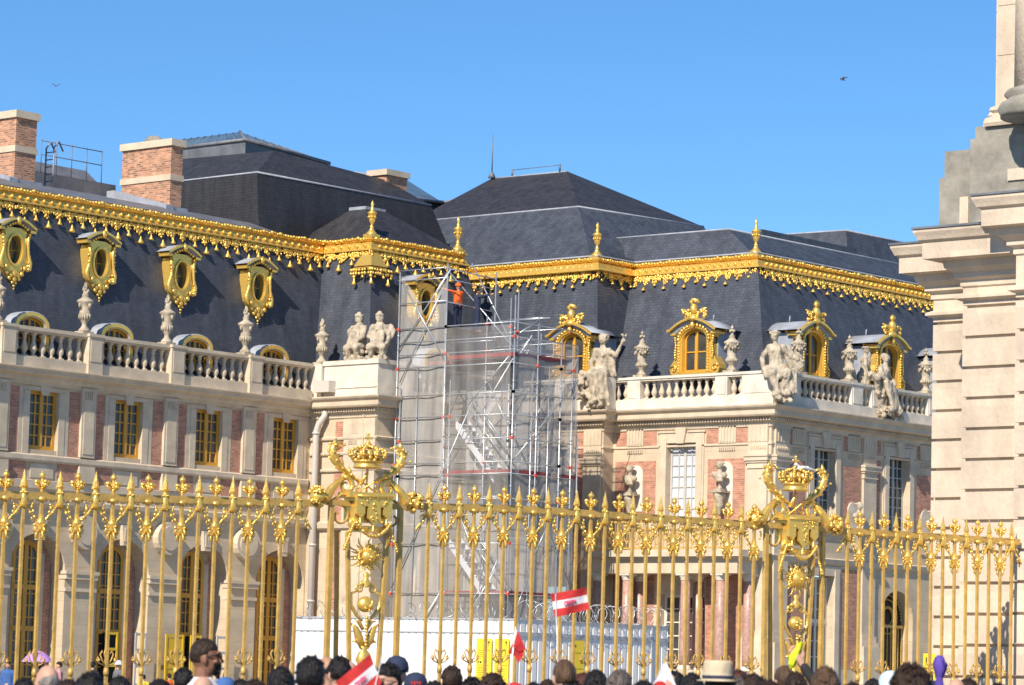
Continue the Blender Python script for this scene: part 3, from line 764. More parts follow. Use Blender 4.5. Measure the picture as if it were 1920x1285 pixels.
def surround(mb, c, hw, z0, z1, key=True):
    mb.cut()
    mb.box(c-hw-.38, c-hw-.0, 0, .05, z0, z1+.38); mb.box(c+hw, c+hw+.38, 0, .05, z0, z1+.38); mb.box(c-hw, c+hw, 0, .05, z1, z1+.38)
    mb.box(c-hw-.30, c-hw-.0, .05, .08, z0, z1+.2); mb.box(c+hw, c+hw+.30, .05, .08, z0, z1+.2)
    if key: mb.prism([(c-.17,z1-.03),(c+.17,z1-.03),(c+.28,z1+.6),(c-.28,z1+.6)], .04, .14); mb.box(c-hw-.45, c-.3, .0, .09, z1+.40, z1+.47); mb.box(c+.3, c+hw+.45, .0, .09, z1+.40, z1+.47)
sr.T = f4; surround(sr, 78.66, .74, 8.2, 11.3)
sr.T = f3; surround(sr, 84.6, .65, 8.2, 11.3)
sr.T = f5
for c in (105.5, 110.75, 116.15): surround(sr, c, .75, 8.2, 11.25)
surround(sr, 105.5, .8, Z0, 6.2, False)
pieces(sr,'window_surround', TRIM, pav, po)
CAP = [(0,10.18),(.06,10.2),(.06,10.26),(0,10.28)]
def pilaster(fac, a, b, z0=3.9):
    p = MB(fac); p.box(a, b, 0, .10, z0, 10.2); p.box(a-.04, b+.04, 0, .15, 10.2, 10.26); p.box(a, b, 0, .12, 10.26, 10.42)
    p.box(a-.05, b+.05, 0, .17, 10.42, 10.50); p.box(a-.10, b+.10, 0, .22, 10.50, 10.66); p.box(a-.13, b+.13, 0, .26, 10.66, 10.74)
    p.box(a, b, 0, .08, 10.74, 11.24); p.box(a, b, 0, .10, 11.24, 11.9)
    for k in range(4): p.box(a+.14+(b-a-.3)*k/3.2, a+.19+(b-a-.3)*k/3.2, .10, .12, 11.28, 11.86)
    for k in range(7): p.box(a+.1+(b-a-.2)*k/7, a+.14+(b-a-.2)*k/7, .08, .12, 10.96, 11.08)
    p.box(a-.06, b+.06, 0, .16, z0-.25, z0); p.box(a-.14, b+.14, 0, .22, z0-.42, z0-.25); p.box(a-.18, b+.18, 0, .34, Z0, z0-.42)
    return p.build('pilaster', TRIM, pav, po)
pilaster(f4, 74.42, 75.36); pilaster(f3, 82.2, 83.1); pilaster(f5, 102.12, 103.05); pilaster(f5, 108.15, 109.05); pilaster(f5, 113.4, 114.2)
for (c, fac) in (((FXF+.3, 78.66, 8.2), 'w'),):
    window('window', .73, 3.1, 4, 7, GREYP, WGLASS, pav, rel((FXF+.3, 78.66, 8.2), po), XR, fr=.08, mull=.045, center=.12)
window('window', .64, 3.1, 4, 7, GREYP, GLASS, pav, rel((DX+.35, 84.6, 8.2), po), XR, fr=.08, mull=.04)
for c in (105.5, 110.75, 116.15): window('window', .74, 3.3, 4, 8, GREYP, GLASS, pav, rel((c, FYS+.33, 7.92), po), fr=.08, mull=.04)
for c, hw in ((78.5,1.08),(76.05,.83),(80.95,.63)): window('french_window', hw, 4.9, 6 if hw > 1 else 4, 9, WHITEP, GLASS, pav, rel((FXF+.35, c, .4), po), XR, fr=.1, mull=.05, center=.16)
window('french_window', .79, 5.75, 4, 9, WHITEP, GLASS, pav, rel((105.5, FYS+.38, .4), po), fr=.1, mull=.045, transoms=(4.0,))
dr = MB(FY(FYS+.5))                                      # iron gate in the arch
P = archpts(1.14, Z0, 4.65, 1.14, 16); dr.add([(x+110.8, -.08, z) for x, z in P], [tuple(range(len(P)))])
o = dr.build('arched_gate', IRON, pav, po)
dg_ = MB(FY(FYS+.5))
for k in range(9): dg_.box(109.75+.26*k, 109.79+.26*k, 0, .04, .5, 4.3)
dg_.box(109.68, 111.92, 0, .06, 4.3, 4.42)
for k in range(24):
    a = pi*k/23; dg_.ball((110.8+.98*cos(a), .03, 4.65+.98*sin(a)), .05, 5, 3); dg_.ball((110.8+.55*cos(a), .03, 4.6+.55*sin(a)), .05, 5, 3)
for rr_ in (.35, .7): dg_.tube([(110.8+rr_*cos(2*pi*k/20), .03, 4.75+rr_*sin(2*pi*k/20)) for k in range(21)], .025, 5)
dg_.build('gilded_grille', GPAINT, o, org=po)
# balustrades
balustrade(pav, po, f3, DYS+.55, BY-.1, [(84.0,84.5)], o0=-.1, o1=.28, pproj=.04, base=12.68, zb=13.08, zt=13.80, top=13.97, mat_=PALE, step=.37)
balustrade(pav, po, f4, FYS-.28, DYS-.05, [(FYS-.26,75.55),(76.25,76.85),(80.6,81.25)], o0=-.1, o1=.28, pproj=.04, base=12.68, zb=13.08, zt=13.80, top=13.97, mat_=PALE, step=.36)
balustrade(pav, po, f5, FXF+.1, 126, [(FXF+.1,103.4),(106.9,107.7),(108.3,109.5),(112.4,113.2)], o0=-.1, o1=.28, pproj=.04, base=12.68, zb=13.08, zt=13.80, top=13.97, mat_=PALE, step=.38)
pd = MB(); pd.box(DX-.34, DX+.3, DYS-.34, DYS+.5, 12.69, 13.98); pd.build('pedestal', PALE, pav, po)
# roofs
DXT, DYT, FXT, FYT = 103.1, 84.15, 105.5, 77.8
rf = MB()
rf.quad((101.8,96,12.6),(101.8,82.9,12.6),(DXT,DYT,GZ),(DXT,96,GZ))
rf.quad((101.8,82.9,12.6),(102.7,82.9,12.6),(FXT,DYT,GZ),(DXT,DYT,GZ))
rf.quad((102.7,84,12.6),(102.7,75.1,12.6),(FXT,FYT,GZ),(FXT,DYT,GZ))
rf.quad((102.7,75.1,12.6),(130,75.1,12.6),(130,FYT,GZ),(FXT,FYT,GZ))
rf.box(FXF+.1, 128, FYS+.1, 75.2, 12.60, 12.64); rf.box(FXF+.1, 102.8, 75, 82.2, 12.6, 12.64)
rf.build('mansard_roof', SLATE, pav, po)
GP2 = [(DXT, 96), (DXT, DYT), (FXT, DYT), (FXT, FYT), (130, FYT)]
gold_cornice(pav, GP2, GZ-.22, [.19,.18,.41,.40,.4], 0, 4, drop=.6, per=1.0, big=.24, b_=.06)
lt = MB(); sweep(lt, GP2, [(.14,GZ-.21),(.20,GZ-.17),(.18,GZ-.12),(-.3,GZ-.02)], 0, 4); lt.build('lead_ridge', LEAD, pav, po)
for x, y in ((DXT+.05, DYT+.08), (FXT+.05, FYT+.08)): finial(pav, *rel((x, y, GZ-.15), po))
big_dormer(pav, rel((102.55, 78.62, 14.05), po), XR); big_dormer(pav, rel((101.75, 84.3, 14.05), po), XR)
for x in (105.55, 110.95, 116.3): big_dormer(pav, rel((x, 74.95, 14.05), po), 0)
# porch
pt = MB()
pt.box(100.5, FXF-.02, 74.75, 82.1, 6.08, 6.62); pt.box(100.38, FXF-.02, 74.63, 82.1, 6.62, 6.72); pt.box(100.2, FXF-.02, 74.45, 82.1, 6.72, 6.98)
pt.box(100.4, FXF-.02, 74.6, 82.1, Z0, 2.35)
porch = pt.build('porch', TRIM, pav, po)
colm = MB(); colm.lathe([(.20,0),(.215,.5),(.205,1.8),(.185,3.28)], n=14)
cb_ = MB(); cb_.box(-.30,.30,-.30,.30,-.35,-.18); cb_.lathe([(.28,-.18),(.29,-.12),(.25,-.06),(.26,-.03),(.21,0)], n=14); cb_.lathe([(.19,3.28),(.22,3.31),(.20,3.36),(.27,3.44),(.28,3.48)], n=14); cb_.box(-.29,.29,-.29,.29,3.48,3.56)
first = None
for (x, y) in ((100.8,81.86),(100.8,80.35),(100.8,77.45),(100.8,75.75),(101.6,75.0),(101.6,80.35),(101.6,77.45)):
    if first is None:
        first = colm.build('column', MARBLE, porch, loc=rel((x,y,2.52), po)); c2 = cb_.build('capital_and_base', PALE, first)
    else:
        c = first.copy(); COL.objects.link(c); c.location = rel((x,y,2.52), po); d = c2.copy(); COL.objects.link(d); d.parent = c
rl = MB(FX(100.4))
for k in range(38):
    s = 74.7 + k*.2
    rl.box(s-.012, s+.012, -.01, .01, 7.0, 8.1)
    if k % 2:
        N = 10; r = .16
        rl.tube([(s+r*cos(2*pi*q/N), 0, 7.55+.26*sin(2*pi*q/N)) for q in range(N+1)], .022, 5)
        for q in range(7): rl.ball((s+ru(-.14,.14), .02, 7.2+ru(0,.75)), (.05,.03,.06), 5, 3)
rl.box(74.5, 82.1, -.03, .03, 8.05, 8.13); rl.box(74.5, 82.1, -.02, .02, 7.03, 7.09)
rl.build('balcony_railing', GPAINT, porch, org=po)
# ================================================================== ROOFS BEHIND
def roofblock(name, label, faces, org, capl=(), m=SLATE, m2=None, cap_r=.045):
    t = thing(name, label, 'building', org)
    for nm, fs, mm in faces:
        mb = MB()
        for f in fs: mb.add(f, [tuple(range(len(f)))])
        mb.build(nm, mm, t, org)
    if capl:
        mb = MB()
        for a, b in capl: mb.tube([a, b], cap_r, 6)
        mb.build('lead_flashing', LEAD, t, org)
    return t
K=(105.7,87.4,21.9); L_=(105.56,97,21.9); Rg=(113.2,86.4,21.9); T1=(110.2,91.8,24.4); T2=(110.0,96.1,24.4)
b1=(103.25,84.6,GZ-.2); b2=(103.25,98,GZ-.2); b3=(114.5,84.6,GZ-.2)
r1 = roofblock('hipped_roof_building', 'dark slate roof rising to the highest ridge, behind the gilded cornice right of the scaffold', [
  ('lower_slope', [[b1,b2,L_,K],[b1,b3,Rg,K],[b3,(118,92,GZ),(114,92,21.9),Rg]], SLATE),
  ('upper_slope', [[K,L_,T2,T1],[K,Rg,T1],[Rg,(114,93,21.9),(112,98,24.3),T2,T1],[L_,(108,100,21.9),T2]], SLATE2)],
  (108,90,GZ-.2), [(K,L_),(K,Rg),(T1,T2)])
rod = MB(); rod.lathe([(.18,0),(.1,.2),(.03,.3)], (109.9,96.0,24.4), 8); rod.tube([(109.9,96.0,24.5),(109.9,96.0,26.4)], [.035,.015], 5); rod.build('lightning_rod', LEADD, r1, (108,90,GZ-.2))
wr = MB(); wr.tube([(110.15,95.0,24.42),(110.15,95.0,24.75)], .05, 5); wr.tube([(110.15,92.2,24.42),(110.15,92.2,24.75)], .05, 5); wr.tube([(110.15,95.0,24.72),(110.15,92.2,24.72)], .02, 4); wr.build('ridge_wire', LEADD, r1, (108,90,GZ-.2))
# block with tall dark face
Q=(92.2,93.2,22.0); Q2=(102.66,93.1,22.0); Q3=(104.3,92.9,19.3); Ql=(92.2,101,22.0)
A1=(95.26,95.3,23.5); A2=(101.4,94.65,23.05); A0=(95.1,101,23.6)
r2 = roofblock('attic_roof_building', 'broad dark slate roof with a steep lower face and skylights, above the left wing cornice', [
  ('steep_slope', [[(92.2,92.95,19.3),Q3,Q2,Q],[(92.2,92.95,19.3),Q,Ql,(92.2,101,19.3)],[Q3,Q2,(103.5,100,22),(105,100,19.3)]], SLATE2),
  ('upper_slope', [[Q,Q2,A2,A1],[Q,A1,A0,Ql],[Q2,(103.3,97,22),A2],[A1,A2,(101.4,99,23.0),A0]], SLATE2)],
  (96,94,19.3), [(Q,Q2),(Q,Ql)])
sk = MB(); g0=(96.0,97.8,24.3); g1=(102.3,98.9,24.25); g2=(96.2,103,24.35)
sk.quad((96.1,97.9,23.3),(102.4,99,23.0),g1,g0); sk.quad((96.1,97.9,23.3),g0,g2,(96.3,103,23.3))
sk.build('lantern_wall', LEADD, r2, (96,94,19.3))
sg = MB(); sg.quad(g0,g1,(101.8,100.2,24.75),(97.4,99.6,25.0)); sg.quad(g0,(97.4,99.6,25.0),(97.4,103,25.0),g2)
so_ = sg.build('skylight', SKYGLASS, r2, (96,94,19.3))
sb = MB()
for k in range(9):
    t = k/8; a = Vector(g0).lerp(Vector(g1), t); b = Vector((97.4,99.6,25.0)).lerp(Vector((101.8,100.2,24.75)), t); sb.tube([a, b], .035, 5)
    a = Vector(g0).lerp(Vector(g2), t); b = Vector((97.4,99.6,25.0)).lerp(Vector((97.4,103,25.0)), t); sb.tube([a, b], .035, 5)
sb.tube([g0, g1], .09, 6); sb.tube([g0, g2], .09, 6); sb.tube([g0, (97.4,99.6,25.0)], .08, 6)
sb.build('glazing_bar', LEADD, so_, org=(96,94,19.3))
ch = MB(); ch.box(101.3,102.6,94.5,95.5,22.3,23.25); c_ = ch.build('chimney', CHBRICK, r2, (96,94,19.3))
ch = MB(); ch.box(101.2,102.7,94.4,95.6,23.25,23.5); ch.build('stone_band', TRIM, c_, org=(96,94,19.3))
# small skylight roof in the gap
gp = (106,99,19.3)
r5 = roofblock('skylight_roof', 'small glazed roof in the dark gap between the two tall slate roofs', [
  ('steep_slope', [[(103,98.6,19.3),(109.5,98.6,19.3),(109.5,98.6,23.4),(103,98.6,23.2)],[(109.5,98.6,19.3),(109.5,94,19.3),(109.5,94,23.6),(109.5,98.6,23.4)]], SLATE2),
  ('skylight', [[(103.4,98.55,23.2),(109.5,98.55,23.4),(109.2,100.6,24.6),(105.2,100.6,24.4)]], SKYGLASS)], gp, [((103.2,98.5,23.2),(109.5,98.5,23.42)),((109.5,98.5,23.42),(109.5,95,23.75)),((105.2,100.6,24.4),(109.2,100.6,24.6))], cap_r=.08)
# upper roof of the right pavilion
zr = GZ-.2; u1=(106.45,79.97,20.5); u0=(106.3,85.9,20.5); u2=(124,79.97,20.5); m1=(108.2,81.6,20.8)
r3 = roofblock('low_roof_building', 'low slate roof directly behind the gilded cornice and tall finial on the right', [
  ('slope', [[(105.6,78.0,zr),(105.6,85.2,zr),u0,u1],[(105.6,78.0,zr),(126,78.0,zr),u2,u1]], SLATE),
  ('flat_top', [[u1,u0,(108.2,85.9,20.75),m1],[u1,u2,(124,81.6,20.75),m1],[m1,(108.2,85.9,20.75),(124,86,20.75),(124,81.6,20.75)]], LEADD)], (108,80,zr), [(u1,u0),(u1,u2)])
rb = MB(); rb.box(109.2,116.2,80.25,80.75,20.55,20.86); rb.build('gutter_box', SLATE, r3, (108,80,zr))
v1=(117.8,82.0,22.0); v0=(117.4,86.5,22.0); v2=(125,82.0,22.0)
r4 = roofblock('far_roof_building', 'far slate roof block peeping above the low roof on the right, near the stone gatehouse', [
  ('slope', [[(116.9,81.2,20.4),(116.5,86.8,20.4),v0,v1],[(116.9,81.2,20.4),(126,81.2,20.4),v2,v1],[v1,v0,(125,87,22.2),v2]], SLATE)], (120,83,20.4), [(v1,v0),(v1,v2)])

# ================================================================== STONE GATEHOUSE (right foreground)
go = (40, 24.5, 0)
gate = thing('stone_gatehouse', 'massive pale rusticated stone gatehouse with stepped cornices and columns, right edge', 'building', go)
def rust(X, yE, y0, zt, name):
    mb = MB(); mb.box(X+.07, X+1.5, y0, yE-.03, 0, zt)
    z = 4.57 - .4425*10
    k = 0
    while z < zt-.05:
        z1 = min(z+.4425-.045, zt)
        if z1 > 0: mb.box(X, X+.5, y0, yE, max(0, z), z1)
        z += .4425; k += 1
    return mb.build(name, GATE, gate, go)
rust(41.26, 27.09, 25.3, 7.28, 'rusticated_wall'); rust(39.67, 25.54, 23.6, 7.28, 'rusticated_wall'); rust(39.2, 24.36, 20.5, 7.28, 'rusticated_wall')
def entab(X, yE, y0, zt, o, oz):
    p = [(X+3, yE), (X, yE), (X, y0)]; mb = MB()
    z0 = 7.28
    sweep(mb, p, [(0,z0),(.03,z0+.01),(.09,z0+.04),(.09,z0+.08),(.0,z0+.12),(0,oz-.42),(.03,oz-.40),(.03,oz-.32),(.10,oz-.28),(.10,oz-.22),(.20,oz-.14),(.22,oz-.04),(o-.10,oz-.02),(o-.10,oz+.22),(o-.05,oz+.25),(o-.03,oz+.30),(o,oz+.36),(o,oz+.40),(.0,oz+.43)], 0, 2)
    mb.build('entablature', GATE, gate, go)
    tp = MB(); tp.box(X-.02, X+3, y0, yE, oz+.36, oz+.42); tp.box(X-o-.02, X+3, y0, yE+o+.02, oz+.405, oz+.435); tp.build('cornice_flashing', LEADD, gate, go)
entab(41.26, 27.09, 25.0, 8.38, .48, 7.97); entab(39.67, 25.54, 23.4, 8.31, .53, 7.90); entab(39.2, 24.36, 20.4, 8.64, .46, 8.24)
at = MB()
at.box(40.6, 43, 21, 26.58, 8.3, 9.30); at.box(40.64, 43, 21, 26.52, 9.30, 9.70); at.box(40.7, 43, 21, 26.10, 9.70, 9.80); at.box(40.0, 42.5, 21, 25.66, 8.3, 9.72); at.box(40.04, 42.5, 21, 25.6, 9.72, 9.90)
at.build('attic_block', GREYST, gate, go)
at2 = MB(); at2.box(40.57, 40.7, 26.05, 26.2, 8.3, 8.98); at2.cut(); at2.box(39.97,40.1,23,25.0,9.05,9.22); pieces(at2, 'patched_stone', GATE, gate, go)
up = MB()
def plast(X, yE, mb):
    for k in range(6): mb.box(X, X+.8, 23.5, yE, 10.2+.74*k, 10.2+.74*(k+1)-.012)
    mb.box(X+.01, X+.8, 23.5, yE-.01, 10.0, 14.6)
    p = [(X+1, yE), (X, yE), (X, 23)]
    sweep(mb, p, [(.12,9.88),(.14,9.93),(.12,10.0),(.05,10.04),(.04,10.08),(.08,10.12),(.06,10.17),(0,10.2)], 0, 2)
plast(40.45, 25.52, up); plast(40.1, 25.28, up); up.build('attic_pilaster', GATE, gate, go)
cl = MB(); cl.lathe([(.47,0),(.46,1.5),(.45,5)], (39.75,24.22,10.2), 28); cl.build('attic_column', GATE, gate, go)
cl = MB(); cl.lathe([(.66,-.34),(.66,-.30),(.70,-.22),(.66,-.14),(.57,-.1),(.56,-.06),(.61,-.01),(.57,.05),(.48,.08)], (39.75,24.22,10.2), 28); cl.build('column_base', GREYST, gate, go)

# ================================================================== HOARDING + SIGNS + WIRE
hx, hy, hz = 77.44, 66.19, 3.6
hoard = thing('site_hoarding', 'white corrugated site hoarding with a grey shaded side, in the courtyard below the scaffold', 'fence', (hx, hy, .4)); ho = (hx, hy, .4)
mb = MB()
for i in range(int(9.6/.3)):
    y = hy + i*.3
    mb.add([(hx,y,.4),(hx,y+.2,.4),(hx+.03,y+.23,.4),(hx+.03,y+.27,.4),(hx,y+.3,.4),(hx,y,hz),(hx,y+.2,hz),(hx+.03,y+.23,hz),(hx+.03,y+.27,hz),(hx,y+.3,hz)], [(k,k+1,k+6,k+5) for k in range(4)])
mb.build('front_panel', HOARD, hoard, ho)
mb = MB()
for i in range(int(7.8/.3)):
    x = hx + i*.3
    mb.add([(x,hy,.4),(x+.2,hy,.4),(x+.23,hy+.03,.4),(x+.27,hy+.03,.4),(x+.3,hy,.4),(x,hy,hz),(x+.2,hy,hz),(x+.23,hy+.03,hz),(x+.27,hy+.03,hz),(x+.3,hy,hz)], [(k,k+1,k+6,k+5) for k in range(4)])
mb.build('side_panel', HOARD, hoard, ho)
mb = MB(); mb.box(hx-.03, hx+.05, hy-.03, hy+9.6, hz-.42, hz-.38); mb.box(hx-.02, hx+7.8, hy-.04, hy+.02, hz-.48, hz-.36); mb.box(hx-.03, hx+7.8, hy-.03, hy+.08, hz, hz+.05); mb.box(hx-.03, hx+.08, hy+.08, hy+9.6, hz, hz+.05)
for x in (6.9,): mb.box(hx+x, hx+x+.06, hy-.05, hy, .4, hz)
mb.build('rail', HOARDP, hoard, ho)
def sign(loc, rot, w_, h_, label, kind=0):
    b = MB(); b.box(-w_/2, w_/2, -.03, 0, 0, h_)
    o = b.build('notice_board', YEL, None, loc=loc, rot=rot); tag(o, label, 'sign', 'yellow notices on the hoarding')
    t = MB()
    def bar(x0, x1, z, hh=.012): t.box(x0, x1, -.034, -.031, z-hh, z+hh)
    H = h_
    bar(-w_*.42, w_*.42, H*.78, .006); bar(-w_*.42, w_*.42, H*.50, .006); bar(-w_*.42, w_*.42, H*.25, .006)
    if kind < 2:
        x = w_*.32; bar(x-.012, x+.012, H*.90, .07); t.add([(x-.05,-.0335,H*.92),(x+.05,-.0335,H*.92),(x,-.0335,H*.965)], [(0,1,2)])
        for k in range(8): bar(-w_*.40, w_*(.1+.28*((k*37)%10)/10), H*.46-k*.055, .006)
        for k in range(3): bar(-w_*.40, w_*(.0+.28*((k*53)%10)/10), H*.74-k*.06, .006)
        bar(-w_*.40, -w_*.33, H*.56, .04); bar(-w_*.26, -w_*.14, H*.555, .03)
    else:
        bar(w_*.22, w_*.34, H*.64, .08); bar(-w_*.3, -w_*.2, H*.9, .04); bar(w_*.2, w_*.36, H*.36, .05); bar(w_*.2, w_*.36, H*.15, .04)
    t.build('notice_print', BLACK, o)
    return o
sign((hx-.06, 67.35, 1.35), XR, .62, 1.66, 'yellow notice with an arrow, left one of the pair on the bright hoarding')
sign((hx-.06, 66.62, 1.35), XR, .58, 1.66, 'yellow printed notice nearest the corner of the bright face of the hoarding', 1)
sign((80.5, hy-.06, 1.25), 0, .60, 1.80, 'narrow yellow notice alone on the shaded grey side of the hoarding', 2)
sign((39.38, 25.85, 1.25), -.87, .17, .95, 'orange-yellow notice behind the fence bars at the foot of the stone gatehouse', 2)
wv = MB()
def coil(mb, a, b, r, turns, z):
    a = Vector(a); b = Vector(b); d = (b-a); n = int(turns*14); dn = d.normalized(); s = Vector((-dn.y, dn.x, 0))
    pts = []
    for k in range(n+1):
        t = k/n; an = 2*pi*turns*t; rr2 = r*(1+.12*sin(t*37))
        pts.append(a + d*t + dn*(.1*sin(an*1.7)) + s*(rr2*cos(an)) + Vector((0,0,r+rr2*sin(an))))
    mb.tube(pts, .011, 4)
coil(wv, (hx+.3,hy,hz+.02), (hx+7.7,hy,hz+.02), .30, 30, hz); coil(wv, (hx,hy+.2,hz+.02), (hx,hy+9.4,hz+.02), .26, 16, hz)
tag(wv.build('razor_wire_coil', WIRE, None), 'loops of razor wire along the top of the white hoarding', 'barbed wire')

# ================================================================== SCAFFOLD
sx, sy = 93.1, 79.95
so = (sx, sy, .4)
scf = thing('scaffold_tower', 'galvanised tube scaffold with stairs and grey netting, standing against the palace corner', 'scaffolding', so)
sc_poles = [(sx,85.95,17.55),(sx,85.75,13.0),(sx,83.45,17.75),(sx,83.15,13.2),(sx,79.95,16.3),(95.9,79.95,14.9),(96.6,79.95,14.6),(95.9,82.2,16.9),(95.9,83.4,17.7),(95.9,85.9,15.0),(94.5,79.95,15.6),(94.3,81.2,16.4),(95.9,81.0,15.2),(sx+.05,81.4,15.6),(97.0,79.95,11.2)]
for (x, y, z) in sc_poles:
    p = MB(); p.tube([(x,y,.4),(x,y,z)], .029, 7)
    for k in range(int(z//2)): p.lathe([(.05,0),(.05,.07)], (x,y,1.0+2*k), 6)
    p.build('standard', STEEL, scf, so)
levels = [5.0, 6.9, 8.6, 9.55, 10.0, 10.9, 11.8, 12.65, 13.75, 14.25, 14.75, 15.3]
def ledger(a, b, r=.022):
    p = MB(); p.tube([a, b], r, 6); p.build('ledger', STEEL, scf, so)
for z in levels:
    if z < 16: ledger((sx,86,z),(sx,79.9,z))
    ledger((sx,79.95,z-.02),(96.7,79.95,z-.02))
    if z > 8: ledger((95.9,86,z),(95.9,79.9,z))
random.seed(9)
for k in range(26):                                          # guard rails, transoms and diagonals of the inner bays
    z = random.choice(levels)+ru(-.3,.5); xx = random.choice([93.9, 94.6, 95.3, 95.9]); ya = ru(80.0, 82.0); yb = ya+ru(1.2, 4.0)
    ledger((xx, min(yb, 85.9), z), (xx, ya, z), .02)
for k in range(12):
    xx = random.choice([93.15, 94.6, 95.9]); z = ru(1.5, 12); y_ = ru(80.2, 82.4); ledger((xx, y_, z+2), (xx, y_+ru(1,1.8)*random.choice([1,-.4]), z), .02)
for k in range(8):
    xx = ru(93.3, 95.6); z = ru(2, 11.5); ledger((xx, 79.95, z), (xx+ru(.8,1.2), 79.95, z+ru(1.6,2.1)), .02)
for x_, y_ in ((93.6,82.2),(94.2,79.95),(95.2,79.95),(93.15,84.9),(94.6,83.4)):
    ledger((x_, y_, .5), (x_, y_, ru(12.5, 15.3)), .024)
for z in (16.3, 17.2, 17.6): ledger((sx,86,z),(sx,83.4,z)); ledger((sx,83.45,z-.05),(95.9,83.45,z-.15))
for a, b in (((sx,85.9,5.2),(sx,82.0,12.3)),((sx,83.4,2.2),(sx,80.6,5.9)),((sx,83.4,5.0),(sx,86,1.6)),((sx,86,14.4),(sx,83.3,17.5)),((sx,86,17.4),(sx,83.5,14.0)),
             ((sx,83.3,9.6),(sx,80.0,13.9)),((sx,82.2,12.2),(sx,80.2,14.0)),((sx,85.8,13.2),(sx,83.8,16.6)),((sx,80,9.9),(96.9,79.9,13.4)),((96.9,79.9,5.2),(94.4,79.9,8.6)),
             ((94.3,84.6,17.75),(95.0,81.0,14.0)),((95.0,83.9,18.0),(95.2,81.8,14.6)),((sx,80.9,5.1),(sx,83.2,9.3)),((sx,81.2,13.0),(sx,79.95,11.0)),((94.5,79.95,15.5),(sx+.3,79.95,14.9))):
    p = MB(); p.tube([a, b], .028, 6); p.build('brace', STEEL, scf, so)
def deck(z, x0, x1, y0, y1, fx=True, fy=True):
    p = MB(); p.box(x0, x1, y0, y1, z-.05, z); d = p.build('deck', LEADD, scf, so)
    t = MB()
    if fy: t.box(x0, x1, y0-.04, y0, z, z+.15)
    if fx: t.box(x0-.04, x0, y0, y1, z, z+.15)
    t.build('toe_board', REDB, d, org=so)
deck(14.0, 93.2, 96.4, 80.05, 83.3); deck(9.55, 93.2, 97.2, 80.05, 83.6); deck(4.95, 93.2, 96.6, 80.05, 83.4); deck(15.35, 93.3, 95.8, 83.5, 85.9, False, False)
deck(13.85, 93.4, 95.6, 81.2, 84.6, True, False)
def stair(z1, z0, y1, y0, x=93.3):
    p = MB()
    for xx, r in ((x, .09), (x+.75, .06)):
        p.add([(xx,y1,z1),(xx,y0,z0),(xx,y0,z0-.34),(xx,y1,z1-.34),(xx+.05,y1,z1),(xx+.05,y0,z0),(xx+.05,y0,z0-.34),(xx+.05,y1,z1-.34)],[(0,1,2,3),(7,6,5,4),(0,4,5,1),(3,2,6,7)])
    n = 9
    for k in range(n):
        t = (k+.5)/n; y = y1+(y0-y1)*t; z = z1+(z0-z1)*t-.1
        p.box(x+.05, x+.75, y-.12, y+.12, z, z+.035)
    o = p.build('stair_flight', ALU, scf, so)
    h = MB()
    for dz in (.95, .5):
        for xx in (x+.78,): h.tube([(xx,y1+.1,z1+dz),(xx,y0,z0+dz)], .028, 6)
    h.tube([(x+.0,y1-.7,z1+.95),(x+.0,y0-.7,z0+.95)], .024, 6)
    h.build('handrail', STEEL, o, org=so)
stair(11.7, 9.55, 83.0, 81.0); stair(7.15, 4.9, 83.2, 81.1); stair(14.0, 11.7, 81.1, 83.0, 94.65); stair(9.5, 7.1, 81.2, 83.2, 94.65)
random.seed(5)
cp = MB()
for k in range(80):
    x, y, z = random.choice(sc_poles); zz = random.choice(levels)
    if zz < z: cp.cut(); cp.box(x-.05, x+.05, y-.05, y+.05, zz-.06, zz+.04)
pieces(cp, 'coupler', COUPL, scf, so)
def net(name, pts, nx=14, amp=.05, axis=0, mm=None):
    """sheet of netting spanned between 4 corners, slightly billowing"""
    a, b, c, d = [Vector(p) for p in pts]; mb = MB(); ny = 10; vs = []
    for j in range(ny+1):
        for i in range(nx+1):
            u, v = i/nx, j/ny; p = a.lerp(b, u).lerp(d.lerp(c, u), v)
            p[axis] += amp*sin(u*9+v*3)*sin(v*7+u*2); vs.append(p)
    mb.add(vs, [(j*(nx+1)+i, j*(nx+1)+i+1, (j+1)*(nx+1)+i+1, (j+1)*(nx+1)+i) for j in range(ny) for i in range(nx)], True)
    return mb.build(name, mm or NET, scf, so)
net('netting', [(sx+.1,80.02,.6),(97.0,80.02,.6),(97.0,80.02,14.75),(sx+.1,80.02,14.75)], axis=1)
net('netting', [(sx-.1,83.45,.6),(sx-.1,80.0,.6),(sx-.1,80.0,15.2),(sx-.1,83.45,15.2)], mm=NET2)
net('netting', [(sx+1.4,83.5,.6),(sx+1.4,80.1,.6),(sx+1.4,80.1,13.7),(sx+1.4,83.5,13.7)])
net('netting', [(sx+.1,86.05,.6),(sx+.1,83.5,.6),(sx+.1,83.5,15.3),(sx+.1,86.05,15.3)])
net('netting', [(96.0,86.2,.6),(96.0,80.1,.6),(96.0,80.1,14.2),(96.0,86.2,14.2)], amp=.1)
net('netting', [(97.0,80.1,.6),(97.7,82.5,.6),(97.9,82.5,13.4),(97.1,80.1,14.3)], amp=.12)
p = MB(); a, b, c, d = (sx+.08,86,15.3),(sx+.08,84.6,15.3),(sx+.08,84.9,16.3),(sx+.08,86,17.5); p.add([a,b,c,d], [(0,1,2,3)]); p.build('netting', NET, scf, so)
p = MB(); a, b, c, d = (sx+.08,84.5,15.3),(sx+.08,83.5,15.3),(sx+.08,83.45,17.6),(sx+.08,84.0,16.9); p.add([a,b,c,d], [(0,1,2,3)]); p.build('netting', NET, scf, so)
